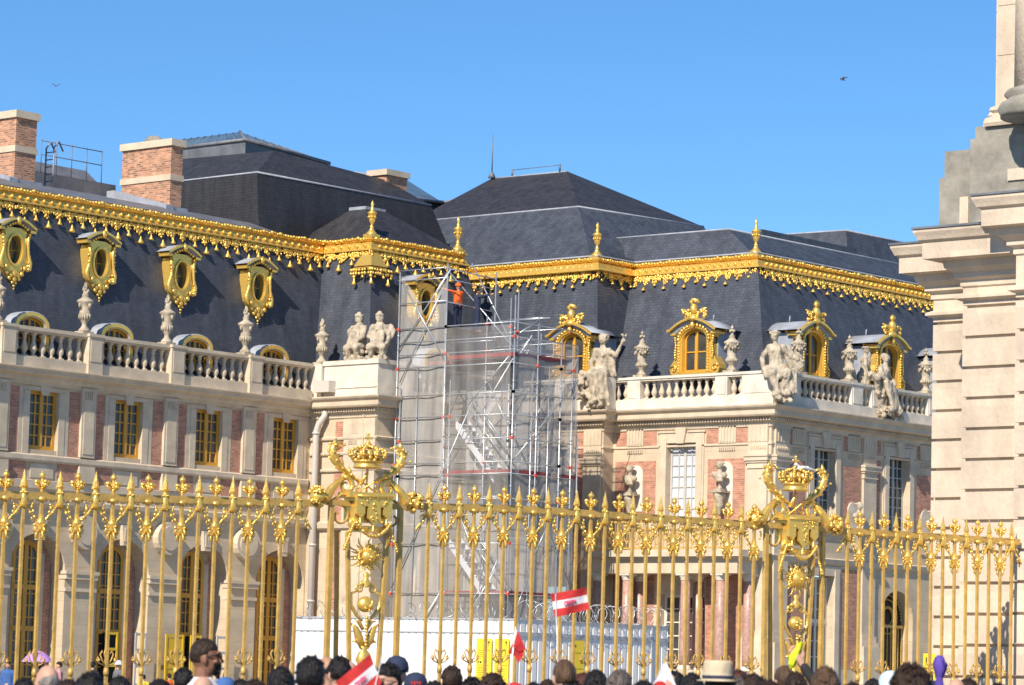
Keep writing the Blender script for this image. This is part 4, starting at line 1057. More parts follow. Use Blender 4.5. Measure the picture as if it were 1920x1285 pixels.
# ================================================================== URNS
def urn_mesh(kind):
    u = MB()
    if kind == 0:
        u.box(-.24,.24,-.24,.24,0,.08)
        u.lathe([(.22,.08),(.20,.14),(.10,.26),(.09,.36),(.13,.42),(.17,.50),(.20,.62),(.19,.78),(.16,.84),(.25,1.06),(.30,1.12),(.29,1.17),(.16,1.24),(.10,1.32),(.13,1.36),(.09,1.42),(.08,1.48)], n=16)
        for k in range(14):
            a = 2*pi*k/14; u.ball((.19*cos(a), .19*sin(a), .60), (.045,.045,.11), 5, 4)
        for k in range(16): u.ball((ru(-.06,.06), ru(-.06,.06), 1.5+.26*k/16), (.06*(1-k/24),.06*(1-k/24),.08), 5, 4)
        u.ball((.24,0,.98),(.07,.05,.1)); u.ball((-.24,0,.98),(.07,.05,.1)); u.ball((0,-.24,.98),(.07,.05,.1))
    else:
        u.box(-.25,.25,-.25,.25,0,.10)
        u.lathe([(.22,.10),(.19,.16),(.12,.24),(.11,.34),(.19,.40),(.21,.50),(.20,.62),(.17,.66),(.20,.95),(.24,1.08),(.29,1.16),(.28,1.24),(.15,1.34),(.10,1.42),(.13,1.46),(.06,1.52),(.05,1.6)], n=16)
        for k in range(16):
            a = 2*pi*k/16; r = .27; u.ball((r*cos(a), r*sin(a), 1.12-.16*abs(sin(2*a))), (.06,.06,.07), 5, 4)
            u.ball((.205*cos(a), .205*sin(a), .5), (.05,.05,.08), 5, 4)
        for k in range(20):
            a = 2*pi*k/20; u.ball((.27*cos(a), .27*sin(a), 1.2), (.055*ru(.7,1.2),.055,.05), 5, 4)
        for q in ((0,0,1.80,.07),(.09,0,1.66,.06),(-.09,0,1.66,.06),(0,.09,1.66,.06),(0,-.09,1.66,.06),(0,0,1.70,.06)): u.ball(q[:3], q[3], 6, 5)
        u.cone_drop((0,0,1.78), .06, .14, 6)
    return u
u0m = urn_mesh(0).build('urn', CARVED, None); u1m = urn_mesh(1).build('urn', CARVED, None)
used = {0: False, 1: False}
def urn(kind, x, y, z, label, s=1.):
    src = (u0m, u1m)[kind]
    o = src if not used[kind] else src.copy()
    if used[kind]: COL.objects.link(o)
    used[kind] = True
    o.location = (x, y, z); o.scale = (s, s, s)
    tag(o, label, 'urn', 'stone urns along the balustrades')
for k, (nm) in enumerate(('flame-topped stone urn left of the drainpipe, nearest the two crowned statues', 'tall flame-topped stone urn on the wing balustrade, before the rightmost oval dormer',
      'flame-topped stone urn on the wing balustrade below the third oval dormer from the left', 'flame-topped stone urn on the wing balustrade below the second oval dormer from the left', 'flame-topped stone urn cut by the left edge of the picture')):
    if k == 0: urn(0, BXF+.15, 89.55, 14.02, nm, 1.02)
    else: urn(0, 92.45-4.17*k+.25, 89.8, 14.03, nm, 1.06)
urn(1, 102.15, 80.95, 14.0, 'garlanded stone urn between the raised-arm statue and the first sunlit gilded dormer')
urn(1, 102.15, 76.45, 14.0, 'garlanded stone urn just right of the gilded dormer on the sunlit front balustrade')
urn(1, 103.7, 74.35, 14.0, 'garlanded stone urn half hidden behind the corner statue, left of the second gilded dormer')
urn(1, 107.2, 74.35, 14.0, 'garlanded stone urn right of the second dormer, standing over the shaded balustrade')
urn(1, 112.75, 74.35, 14.0, 'garlanded stone urn farthest right, beside the edge of the stone gatehouse')

# ================================================================== STATUES (facing local -y)
def statue_mesh(kind, vox=.035):
    random.seed(20+kind)
    m = MB()
    cap = lambda *a: capsule(m, *a)
    if kind == 0:                                           # seated woman, one arm raised with a wreath
        cap((0,0,1.35),.34,(0,.02,1.7),.27); cap((0,.02,1.7),.26,(0,.03,2.08),.29); cap((-.24,.03,2.22),.13,(.24,.03,2.22),.13); m.ball((-.12,-.2,2.05),.11,8,6); m.ball((.12,-.2,2.05),.11,8,6)
        cap((0,.02,2.25),.12,(.02,0,2.48),.09); m.ball((.03,-.02,2.66),(.16,.19,.21),10,8); m.ball((.03,.05,2.72),(.2,.2,.19),10,8)
        for k in range(9): m.ball((.03+.19*cos(k*.7), .03+.17*sin(k*.7), 2.78), .06, 6, 4)
        m.ball((.03,-.2,2.63),.04,5,4)
        cap((.28,.02,2.2),.12,(.62,-.12,2.02),.10); cap((.62,-.12,2.02),.09,(.86,-.2,2.42),.06)
        for k in range(14): m.ball((.95+ru(-.12,.14), -.2+ru(-.05,.05), 2.62+ru(-.12,.2)), ru(.04,.06), 5, 4)
        m.ball((.88,-.2,2.48),.08,6,4)
        cap((-.28,.02,2.2),.12,(-.42,-.05,1.8),.10); cap((-.42,-.05,1.8),.09,(-.36,-.22,1.42),.07)
        cap((-.16,-.05,1.32),.25,(-.15,-.62,1.28),.20); cap((.16,-.05,1.32),.25,(.24,-.62,1.30),.20)
        cap((-.15,-.64,1.26),.18,(-.0,-.60,.35),.11); cap((.24,-.64,1.26),.18,(.32,-.56,.25),.11); cap((.32,-.6,.14),.1,(.32,-.85,.08),.07); cap((0,-.6,.25),.1,(0,-.84,.18),.07)
        for k in range(11):
            x = -.2+.06*k; cap((x,-.55+.1*sin(k),1.35),.08,(x*1.2+.06*sin(k*2),-.50,.25+.15*sin(k*1.7)),.07)
        for k in range(6): cap((.3+.02*k,.05,2.15-.02*k),.07,(.45+.03*k,-.05,1.25),.06)
        for k in range(80): m.ball((ru(-.75,-.2), ru(-.62,.05), ru(.35,1.35)), ru(.07,.14), 6, 4)
        for k in range(60): m.ball((ru(-.25,.4), ru(-.75,-.2), ru(0,.38)), ru(.06,.11), 6, 4)
        cap((0,.15,.2),.26,(0,.1,1.2),.34)
    elif kind == 1:                                          # corner figure, knee bent, long drapery
        cap((0,0,1.2),.32,(-.04,.0,1.55),.26); cap((-.04,0,1.55),.25,(-.05,0,1.9),.28); cap((-.3,0,2.02),.12,(.2,0,2.02),.12); m.ball((-.16,-.2,1.88),.1,8,6); m.ball((.07,-.2,1.88),.1,8,6)
        cap((-.05,0,2.05),.11,(-.1,-.02,2.26),.09); m.ball((-.11,-.05,2.44),(.16,.18,.20),10,8); m.ball((-.11,-.24,2.42),.035,5,4)
        for k in range(16): a = 2*pi*k/16; m.ball((-.11+.17*cos(a), .0+.17*sin(a), 2.55+.03*sin(3*a)), .055, 6, 4)
        cap((-.32,0,1.98),.11,(-.56,-.05,1.6),.09); cap((-.56,-.05,1.6),.09,(-.5,-.2,1.15),.07); m.ball((-.5,-.24,1.08),.09,6,5)
        cap((.22,0,1.98),.11,(.48,.05,1.7),.1); cap((.48,.05,1.7),.09,(.75,.0,1.6),.07)
        cap((-.12,-.1,1.15),.26,(-.18,-.62,.98),.21); cap((.16,-.1,1.15),.25,(.36,-.5,1.02),.2)
        cap((-.18,-.64,.95),.18,(.1,-.62,.15),.12); cap((.36,-.5,1.0),.18,(.18,-.5,.2),.12); cap((.1,-.65,.1),.1,(.12,-.88,.05),.07)
        for k in range(9): cap((.1+.07*k,-.5+.04*k,1.15),.09,(.28+.05*k,-.5+.06*sin(k),.1+.03*k),.07)
        for k in range(8): cap((-.45+.1*k,-.35,1.22+.03*sin(k)),.09,(-.4+.1*k,-.66,.85+.1*sin(k*1.3)),.08)
        for k in range(7): cap((.2+.03*k,.12,2.0),.1,(.6+.05*k,.1,1.0+.06*k),.08)
        for k in range(30): m.ball((ru(-.1,.6), ru(-.75,-.3), ru(0,.3)), ru(.07,.12), 6, 4)
        cap((0,.12,.1),.32,(0,.08,1.1),.36)
    elif kind == 2:                                          # leaning robed figure
        cap((0,0,1.1),.3,(.02,-.05,1.55),.25); cap((.02,-.05,1.55),.24,(.05,-.12,1.85),.26); cap((-.18,-.1,1.98),.12,(.28,-.12,1.95),.12)
        cap((.05,-.12,2.0),.1,(.06,-.18,2.2),.09); m.ball((.06,-.2,2.36),(.15,.17,.19),10,8); m.ball((.06,-.13,2.42),(.19,.18,.17),8,6)
        cap((-.2,-.1,1.95),.11,(-.45,-.2,1.6),.09); cap((-.45,-.2,1.6),.09,(-.15,-.4,1.45),.07)
        cap((.3,-.1,1.92),.11,(.5,-.25,1.55),.09); cap((.5,-.25,1.55),.09,(.3,-.5,1.3),.07)
        for k in range(10): cap((-.25+.06*k,-.35,1.35),.11,(-.02+.06*k,-.62,.3+.08*sin(k)),.09)
        for k in range(9): cap((-.3+.08*k,-.2,1.7-.04*k),.1,(.1+.07*k,-.4,.9),.09)
        for k in range(40): m.ball((ru(-.5,.75), ru(-.7,-.1), ru(0,.35)), ru(.07,.13), 6, 4)
        cap((0,.1,.1),.34,(0,.05,1.1),.36); cap((.4,-.5,.3),.14,(.75,-.55,.12),.08)
    else:                                                    # crowned, seated block figures with wings/trophies
        sg = 1 if kind == 3 else -1
        m.box(-.42,.42,-.35,.3,0,.12)
        cap((0,0,.55),.32,(0,.02,.95),.27); cap((0,.02,.95),.26,(0,0,1.22),.26); cap((-.24,0,1.26),.12,(.24,0,1.26),.12)
        cap((0,0,1.3),.1,(0,-.02,1.44),.09); m.ball((0,-.04,1.56),(.14,.16,.17),10,8); m.ball((0,.0,1.62),(.18,.18,.14),8,6)
        for k in range(12): a = 2*pi*k/12; m.ball((.15*cos(a), .15*sin(a), 1.74), .055, 5, 4)
        m.ball((0,0,1.8),.1,6,4)
        cap((-.16,-.05,.5),.2,(-.24,-.38,.45),.17); cap((.16,-.05,.5),.2,(.24,-.38,.45),.17); cap((-.24,-.38,.42),.15,(-.2,-.32,.14),.1); cap((.24,-.38,.42),.15,(.2,-.32,.14),.1)
        cap((sg*.28,0,1.22),.11,(sg*.40,-.14,.9),.09); cap((sg*.40,-.14,.9),.08,(sg*.16,-.34,.72),.07)
        cap((-sg*.28,0,1.22),.11,(-sg*.42,-.05,.9),.09); cap((-sg*.42,-.05,.9),.08,(-sg*.36,-.2,.62),.07)
        for k in range(7): cap((-sg*(.42+.03*k),.05,1.35-.03*k),.06,(-sg*(.30+.03*k),.0,.55+.05*k),.06)
        for k in range(9): cap((-.22+.055*k,-.22,1.05),.06,(-.2+.05*k,-.42,.5+.05*sin(k*2)),.07)
        for k in range(16): m.ball((ru(-.42,.42), ru(-.35,.1), ru(.12,.35)), ru(.07,.12), 6, 4)
        m.tube([(-.0+.13*cos(2*pi*k/12), -.26, 1.0+.15*sin(2*pi*k/12)) for k in range(13)], .045, 6)
    me = remeshed(m, 'statue', vox, 1)
    from mathutils import noise as NZ
    nn_ = [v.normal.copy() for v in me.vertices]
    for v, nv_ in zip(me.vertices, nn_):                     # chisel the drapery folds
        p = v.co.copy(); a = NZ.noise(Vector((p.x*9, p.y*9, p.z*3.2)))*.040 + NZ.noise(p*19)*.018
        v.co = p + nv_*a
    return me
def statue(kind, x, y, z, rot, label, s=1.):
    o = mesh_obj('statue', statue_mesh(kind), CARVED, None, (x, y, z), rot); o.scale = (s,s,s)
    tag(o, label, 'statue', 'stone statues on the parapets')
statue(0, 101.35, 82.35, 12.72, XR+.25, 'seated half-draped stone woman raising a wreath, at the balustrade corner right of the scaffold', 1.06)
statue(1, 101.9, 74.05, 12.75, XR+.62, 'seated stone woman with long drapery on the outer corner of the sunlit pavilion', 1.06)
statue(2, 109.0, 74.05, 12.75, .15, 'leaning robed stone figure on the shaded balustrade, left of the gatehouse', 1.0)
statue(1, 108.35, 74.35, 13.5, .5, 'upright stone figure behind the leaning robed one, in front of the third gilded dormer', .78)
statue(3, 92.62, 87.62, 14.1, XR, 'crowned stone figure left of a pair on the white parapet beside the scaffold', 1.02)
statue(4, 92.75, 86.65, 14.1, XR+.5, 'crowned winged stone figure right of a pair, nearest the scaffold poles', 1.02)

# busts on brackets
def bust(x, y, z, rot, label):
    random.seed(int(x*7+y))
    t = thing('bust', label, 'bust', (x, y, z), rot, 'stone busts on wall brackets')
    m = MB()
    capsule(m, (0,-.02,.52),.17,(0,0,.62),.14); capsule(m, (-.17,0,.60),.12,(.17,0,.60),.12); capsule(m, (0,0,.7),.075,(.0,-.01,.84),.07)
    m.ball((0,-.03,.97),(.12,.14,.16),10,8); m.ball((0,-.17,.95),.03,5,4)
    for k in range(14): a = 2*pi*k/14; m.ball((.11*cos(a), .02+.1*sin(a), 1.04), .05, 5, 4)
    for k in range(7): capsule(m, (-.22+.03*k,-.1,.68),.05,(.0+.03*k,-.14,.4),.05, 6)
    mesh_obj('head_and_shoulders', remeshed(m, 'bust', .022, 2), CARVED, t).scale = (1.2,1.1,1.08)
    s = MB(); s.lathe([(.12,.12),(.10,.16),(.05,.24),(.06,.30),(.13,.38),(.12,.42)], n=12); s.box(-.17,.17,-.17,.17,.04,.12); s.build('socle', CARVED, t)
    b = MB(); b.box(-.3,.3,-.28,.3,-.04,.04); b.lathe([(.03,-.95),(.09,-.8),(.08,-.65),(.16,-.5),(.15,-.35),(.24,-.2),(.25,-.04)], n=12); b.build('bracket', CARVED, t)
    n = MB(); n.prism(archpts(.36,-.55,.95,.36,12), .30, .36); n.build('niche', PALE, t, loc=(.05,0,-.1))
bust(101.6, 80.98, 9.25, XR, 'stone bust on a bracket on sunlit brick, left of the tall white window')
bust(101.6, 76.5, 9.3, XR, 'stone bust on a bracket on sunlit brick, right of the tall white window')
bust(107.45, 73.95, 8.0, 0, 'stone bust on the shaded brick wall, right of the second crowned gate pier')
bust(112.7, 73.95, 8.0, 0, 'stone bust on the shaded brick nearest the gatehouse')

# ================================================================== GOLDEN FENCE
FP = Vector((23.779, 27.560)); FU = Vector((39.0-23.779+0, 24.263-27.560)).normalized()
FU = Vector((cos(R(-12.225)), sin(R(-12.225))))
FROT = R(-12.225)
def fz(t): return 0 if t < -5 else (.032*t if t < 7 else .224 + (t-7)*.001)
def fpt(t): p = FP + FU*t; return (p.x, p.y)
ZR = 3.505
# shared meshes, local: x along fence, z from rail base
def spear_tip():
    m = MB(lambda x, y, z: (x, y, z*.62 if z > 0 else z))
    m.lathe([(.036,-.17),(.050,-.14),(.045,-.05),(.030,.02),(.020,.05)], n=10); m.lathe([(.030,.0),(.036,.03),(.026,.06)], n=8)
    for k in range(8): m.ball((.034*cos(k*pi/4), .034*sin(k*pi/4), .0), (.013,.013,.02), 5, 4)
    vs = [(-.020,0,.06),(0,-.016,.065),(.020,0,.06),(0,.016,.065),(-.056,0,.085),(0,-.030,.12),(.056,0,.085),(0,.030,.12),(0,0,.42),(-.034,0,.21),(0,-.022,.21),(.034,0,.21),(0,.022,.21)]
    m.add(vs, [(0,1,5,4),(1,2,6,5),(2,3,7,6),(3,0,4,7),(4,5,10,9),(5,6,11,10),(6,7,12,11),(7,4,9,12),(9,10,8),(10,11,8),(11,12,8),(12,9,8)])
    return m
def fleur():
    m = MB(lambda x, y, z: (x*.95, y*.95, z*.78))
    m.ball((0,0,.240),(.040,.040,.046),8,6); m.cone_drop((0,0,.25),.026,.06,6)
    for a in (0, pi/2, pi, 3*pi/2):
        c, s = cos(a), sin(a)
        m.ball((.076*c,.076*s,.150),.034,8,6); m.tube([(.012*c,.012*s,.05),(.055*c,.055*s,.08),(.09*c,.09*s,.13)], [.014,.02,.012], 6)
        m.ball((.02*c,.02*s,.12),(.022,.022,.035),6,4)
    m.lathe([(.016,0),(.026,.03),(.014,.06),(.018,.2)], n=7); m.ball((0,0,.055),.026,7,5); m.ball((0,0,.095),(.03,.03,.02),7,4)
    return m
def collar():
    m = MB()
    m.lathe([(.03,-.10),(.045,-.085),(.045,-.06),(.03,-.05)], n=8)
    for sx in (-1, 1):
        m.tube([(sx*(.025+.055*(1-k/12)+.0)*1+sx*.028*cos(.52*k+.5), 0, -.07+.03*sin(.52*k+.5)) for k in range(13)], .007, 5)
        m.tube([(sx*.02,0,-.02),(sx*.07,0,-.015),(sx*.10,0,-.05),(sx*.085,0,-.08),(sx*.06,0,-.07)], .008, 5)
        m.ball((sx*.10,0,-.17),(.014,.014,.028),5,4); m.ball((sx*.085,0,-.215),(.014,.014,.02),5,4); m.ball((sx*.092,0,-.13),.014,5,4)
    m.lathe([(.022,-.44),(.038,-.40),(.030,-.37),(.046,-.345),(.046,-.32),(.028,-.30),(.024,-.24)], n=8)
    for a in (0, pi/2, pi, 3*pi/2):
        c, s = cos(a), sin(a)
        m.tube([(.02*c,.02*s,-.36),(.055*c,.055*s,-.385),(.075*c,.075*s,-.42),(.06*c,.06*s,-.45),(.045*c,.045*s,-.43)], .010, 5)
        m.tube([(.02*c,.02*s,-.42),(.045*c,.045*s,-.46),(.05*c,.05*s,-.50),(.035*c,.035*s,-.515)], .010, 5)
        m.ball((.066*c,.066*s,-.365),.016,6,4)
    return m
def branch():
    m = MB()
    for s in (-1, 1):
        m.tube([(s*.03,0,-.14),(s*.07,-.004,-.20),(s*.12,-.004,-.255),(s*.165,0,-.30),(s*.20,0,-.34)], [.010,.018,.012,.015,.008], 6)
        m.ball((s*.085,-.012,-.225),(.02,.012,.024),5,4); m.ball((s*.14,-.012,-.27),(.016,.012,.02),5,4)
        m.tube([(s*.12,0,-.255),(s*.105,0,-.30),(s*.125,0,-.325),(s*.14,0,-.30)], .007, 5)
        m.tube([(s*(.098+.042*cos(2*pi*k/12)), .004, -.062+.046*sin(2*pi*k/12)) for k in range(11)], .008, 5)
        m.tube([(s*(.105+.020*cos(2*pi*k/8+2)), .004, -.066+.022*sin(2*pi*k/8+2)) for k in range(7)], .007, 5)
        m.tube([(s*.04,0,-.17),(s*.085,0,-.145),(s*.12,0,-.165),(s*.125,0,-.195)], [.012,.013,.010,.005], 5)
    return m
def footfan():
    m = MB()
    for s in (-1, 1):
        m.tube([(s*.01,0,-1.93),(s*.06,0,-1.86),(s*.085,0,-1.80),(s*.06,0,-1.76),(s*.045,0,-1.79)], .009, 5)
        m.tube([(s*.01,0,-1.93),(s*.09,0,-1.90),(s*.13,0,-1.86),(s*.115,0,-1.83),(s*.095,0,-1.85)], .009, 5)
        m.ball((s*.105,-.01,-1.865),.02,6,4); m.tube([(0,0,-1.9),(s*.03,0,-1.80),(s*.02,0,-1.74)], .008, 5)
    m.lathe([(.026,-2.04),(.034,-2.0),(.026,-1.95)], n=8)
    return m
bar_mesh = None
PARTS = {}
def shared(key, fn, name, m_):
    if key not in PARTS:
        o = fn().build(name, m_, None); PARTS[key] = o.data; bpy.data.objects.remove(o)
    return PARTS[key]
def mkpart(name, me, parent, loc):
    o = bpy.data.objects.new(name, me); COL.objects.link(o); o.parent = parent; o.location = loc; return o
def barm():
    m = MB(); m.box(-.0170,.0170,-.0170,.0170,-ZR-.3,.0); m.box(-.014,.014,-.014,.014,0,.06); return m
def fence(ta, tb, t0, pitch, nsp, fleur_from, label, side='both'):
    x, y = fpt(ta); base = thing('gilded_fence', label, 'fence', (x, y, 0), FROT, 'gilded fence panels')
    r = MB(); L = tb-ta; n = 14
    vs = []
    for k in range(n+1):
        t = ta+L*k/n; z = ZR+fz(t)
        vs += [(t-ta,-.028,z-.01),(t-ta,.028,z-.01),(t-ta,.028,z+.072),(t-ta,-.028,z+.072)]
    r.add(vs, [(4*k+j, 4*k+(j+1)%4, 4*k+4+(j+1)%4, 4*k+4+j) for k in range(n) for j in range(4)] + [(0,1,2,3), (4*n,4*n+1,4*n+2,4*n+3)])
    rail = r.build('top_rail', GPAINT, base)
    r = MB(); 
    for k in range(n):
        t = ta+L*k/n; z = 1.0+fz(t); r.box(t-ta, t-ta+L/n, -.02, .02, z, z+.05)
    r.build('lower_rail', GPAINT, base)
    for k in range(nsp):
        t = t0+pitch*k
        b = mkpart('bar', shared('bar', barm, 'bar', GPAINT), base, (t-ta, 0, ZR+fz(t)+.07))
        mkpart('spear_tip', shared('spear', spear_tip, 'spear_tip', GOLD), b, (0,0,0))
        mkpart('leaf_branch', shared('branch', branch, 'leaf_branch', GOLD), b, (0,0,0))
    for k in range(*fleur_from):
        t = t0+pitch*(k+.5)
        b = mkpart('bar', shared('bar', barm, 'bar', GPAINT), base, (t-ta, 0, ZR+fz(t)+.07))
        mkpart('fleur_de_lis', shared('fleur', fleur, 'fleur_de_lis', GOLD), b, (0,0,0))
        mkpart('scroll_collar', shared('collar', collar, 'scroll_collar', GOLD), b, (0,0,0)).scale = (1.2,1.2,1)
        mkpart('scroll_foot', shared('foot', footfan, 'scroll_foot', GPAINT), b, (0,0,0))
    return base
fence(-1.05, 4.0, .035-.4545*2, .4545, 11, (-1, 10), 'gilded spear-topped fence panel left of the left crowned gate pier')
fence(5.28, 10.98, 5.56, .4556, 12, (0, 12), 'gilded spear-topped fence panel between the two crowned gate piers')
fence(12.08, 15.72, 12.46, .4455, 8, (-0, 7), 'gilded spear-topped fence panel between the right crowned pier and the stone gatehouse')

def spiral(cx, cz, r0_, r1_, a0, turns, n=16, y=0):
    return [(cx+(r0_+(r1_-r0_)*k/n)*cos(a0+2*pi*turns*k/n), y, cz+(r0_+(r1_-r0_)*k/n)*sin(a0+2*pi*turns*k/n)) for k in range(n+1)]
def pier(t, label):
    random.seed(int(t*10))
    x, y = fpt(t); dz = fz(t)-.224
    p = thing('gate_pier', label, 'gate pier', (x, y, 0), FROT, 'crowned gilded gate piers'); kk = .12 if t < 8 else .03; zc = lambda z: z-(z-2.9)*kk if z > 2.9 else z
    Z = lambda z: z+dz
    def B(m, name, mm, par=p): 
        q = {'acanthus_frond':1.14,'sun_mask':1.25,'crown':1.08,'crossed_sceptres':1.1,'orb_and_foliage':1.3}.get(name, 1.); m.v = [(a*q, b, zc(c)) for a, b, c in m.v]; return m.build(name, mm, par)
    for s in (-1, 1):
        m = MB(); m.box(s*.50-.028, s*.50+.028, -.03, .03, -.3, 3.80); B(m, 'post', GPAINT)
        m = MB(); m.tube([(s*.29,-.05,3.40),(s*.25,-.05,2.6),(s*.20,-.05,1.6),(s*.18,-.05,.2)], .032, 4, False); m.tube([(s*.36,.08,3.42),(s*.33,.08,2.6),(s*.30,.08,1.2),(s*.29,.08,.2)], .03, 4, False); B(m, 'tapered_bar', GPAINT)
    m = MB(); m.box(-.56,.56,-.04,.04,3.755,3.83); m.tube([(-.29,-.05,3.40),(-.22,-.05,3.46),(0,-.05,3.44),(.22,-.05,3.46),(.29,-.05,3.40)], .022, 5)
    for s in (-1, 1): m.tube(spiral(s*.38,3.62,.15,.05,pi/2 if s>0 else pi/2,(-.9 if s<0 else .9)), .018, 5); m.tube([(s*.2,0,3.9),(s*.3,0,3.95),(s*.42,0,3.86),(s*.5,0,3.82)], .02, 5)
    B(m, 'cross_frame', GPAINT)
    m = MB(); m.box(-.33,.33,-.14,.14,3.87,3.95); m.box(-.24,.24,-.12,.12,3.55,3.87); m.box(-.17,.17,-.1,.1,3.42,3.50); m.box(-.38,.38,-.05,.05,3.90,3.94)
    for s in (-1,1): m.tube([(s*.17,-.05,3.45),(s*.26,-.05,3.5),(s*.24,-.05,3.6)], .03, 5)
    B(m, 'capital_box', GOLD)
    m = MB(); m.prism([(-.255,3.90),(-.255,3.66),(-.19,3.60),(-.135,3.66),(-.135,3.76),(-.09,3.76),(-.09,3.60),(0,3.50),(.09,3.60),(.09,3.76),(.135,3.76),(.135,3.66),(.19,3.60),(.255,3.66),(.255,3.90)][::-1], -.18, -.135)
    for q in ((-.19,3.5),(0,3.4),(.19,3.5)): m.cone_drop((q[0],-.16,q[1]), .028, .12, 7)
    for k in range(20): m.ball((ru(-.2,.2) if k < 12 else ru(-.06,.06), -.185, ru(3.78,3.88) if k < 12 else ru(3.56,3.76)), .016, 5, 3)
    m.tube([(-.255,-.185,3.895),(.255,-.185,3.895)], .016, 5); B(m, 'lambrequin', GOLD)
    # crown
    m = MB(); rx = .165
    m.lathe([(.15,4.28),(.165,4.29),(.165,4.31),(.15,4.32),(.155,4.36),(.175,4.37),(.175,4.385),(.155,4.39)], n=18)
    for k in range(8):
        a = 2*pi*k/8
        for q in range(9):
            u = q/8; r = .155+.055*sin(pi*min(1,u*1.35))-.12*max(0,u-.55)/.45; z = 4.39+.19*sin(u*pi/2)
            m.ball((r*cos(a), r*sin(a), z), .022 if q % 2 else .028, 5, 4)
        m.ball((.175*cos(a+.39), .175*sin(a+.39), 4.42), (.02,.02,.035), 5, 4)
        m.ball((.11*cos(a+.39), .11*sin(a+.39), 4.47), (.045,.045,.075), 6, 4)
    m.ball((0,0,4.60), .045, 8, 6); m.lathe([(.02,4.62),(.03,4.64),(.015,4.66),(.012,4.74)], n=6); m.box(-.045,.045,-.012,.012,4.685,4.71); m.ball((0,0,4.75), .02, 5, 4); m.ball((-.045,0,4.697), .018, 5, 4); m.ball((.045,0,4.697), .018, 5, 4)
    B(m, 'crown', GOLD)
    # acanthus fronds
    for s in (-1, 1):
        m = MB(); C = [(s*.10,0,4.10),(s*.22,0,4.18),(s*.33,0,4.26),(s*.41,0,4.36),(s*.45,0,4.47),(s*.43,0,4.57),(s*.36,0,4.61),(s*.31,0,4.585)]
        m.tube(C, [.018,.03,.045,.05,.045,.032,.022,.01], 6)
        for k in range(1, 6):
            a = Vector(C[k]); b = Vector(C[k+1]); d = (b-a).normalized(); nn = Vector((d.z, 0, -d.x))
            for sg, l in ((1,.085),(-1,.07)):
                e = a + d*.03 + nn*sg*l; m.tube([a, a.lerp(e,.5)+d*.02, e+d*.045], [.030,.024,.004], 5)
            m.ball((a.x, -.04, a.z), .022, 5, 4); m.ball((a.x+.02*s, .04, a.z+.02), .02, 5, 4)
        m.ball((s*.30,0,4.58), .022, 6, 4); m.ball((s*.55,0,4.42),.018,5,4); B(m, 'acanthus_frond', GOLD)
    m = MB()                                                # crossed sceptres
    m.tube([(-.16,-.03,3.93),(.12,-.03,4.14),(.14,-.03,4.16)], [.010,.013,.02], 6); m.tube([(.16,-.01,3.93),(-.05,-.01,4.08),(-.16,-.01,4.15)], [.010,.012,.01], 6)
    m.tube([(-.10,-.02,4.06),(-.02,-.02,4.20),(.0,-.02,4.26)], [.03,.022,.006], 6); m.tube([(-.12,0,3.95),(.1,0,4.12)], .01, 5)
    for s in (-1, 1): m.tube(spiral(s*.17,4.08,.06,.05,0,s*1.0,12), .009, 5); m.tube(spiral(s*.12,3.99,.035,.01,pi/2,s*1.1,10), .012, 5)
    m.tube([(-.0,0,3.95),(0,0,4.3)], .012, 5); B(m, 'crossed_sceptres', GOLD)
    for s in (-1, 1):                                       # cornucopia scrolls with flowers
        m = MB(); sp = spiral(s*.30,4.03,.035,.115,(pi if s<0 else 0)+ s*2.2,-s*1.15,18)
        m.tube(sp[:], [.014+.022*k/18 for k in range(19)], 7)
        e = sp[-1]; m.tube([e,(s*.50,0,3.99),(s*.56,0,3.88),(s*.62,0,3.84)], [.036,.05,.065,.09], 8)
        hn = B(m, 'cornucopia', GOLD)
        m = MB()
        for k in range(46):
            a = ru(0,2*pi); b = ru(-1,1); r = .125
            m.ball((s*.70+r*cos(a)*math.sqrt(1-b*b)*.95, r*sin(a)*math.sqrt(1-b*b)*.8, 3.86+r*b*1.05), ru(.018,.038), 5, 4)
        m.ball((s*.70,0,3.86), .10, 8, 6); m.v = [(a,b,zc(c)) for a,b,c in m.v]; m.build('flower_cluster', GOLD, hn)
    m = MB()                                                # garland swags
    for k in range(22): u = -1+2*k/21; m.ball((.24*u, -.17, 3.36+.17*u*u), ru(.02,.032), 6, 4)
    for s in (-1, 1):
        for k in range(12): m.ball((s*(.25+.012*k), -.13, 3.53-.028*k-.004*k*(k>4)), ru(.018,.03), 6, 4)
    B(m, 'garland', GOLD)
    m = MB(); m.ball((0,-.08,3.09), (.080,.07,.10), 12, 8)
    for k in range(40): a = ru(0,2*pi); r_ = ru(.07,.15); m.ball((r_*cos(a), -.06, 3.09+r_*1.1*sin(a)), ru(.014,.026), 5, 4)   # sun mask with rays
    for k in range(22):
        a = 2*pi*k/22; l = .27 if k % 2 else .20
        m.tube([(.07*cos(a),-.06,3.09+.07*sin(a)),((.07+l*.5)*cos(a+.1*(k%2)),-.06,3.09+(.07+l*.5)*sin(a+.1*(k%2))),(l*cos(a),-.06,3.09+l*sin(a))], [.014,.010,.003], 5)
        m.ball((.10*cos(a+.1),-.07,3.09+.10*sin(a+.1)), ru(.016,.026), 5, 4)
    m.ball((0,-.15,3.08),(.018,.03,.025),6,4); m.ball((-.028,-.135,3.11),.012,5,4); m.ball((.028,-.135,3.11),.012,5,4); m.ball((0,-.135,3.04),(.025,.012,.01),5,4)
    B(m, 'sun_mask', GOLD)
    m = MB(); m.lathe([(.01,2.88),(.035,2.85),(.02,2.81),(.03,2.79),(.05,2.76),(.03,2.72),(.045,2.70)][::-1], (0,-.05,0), 10)
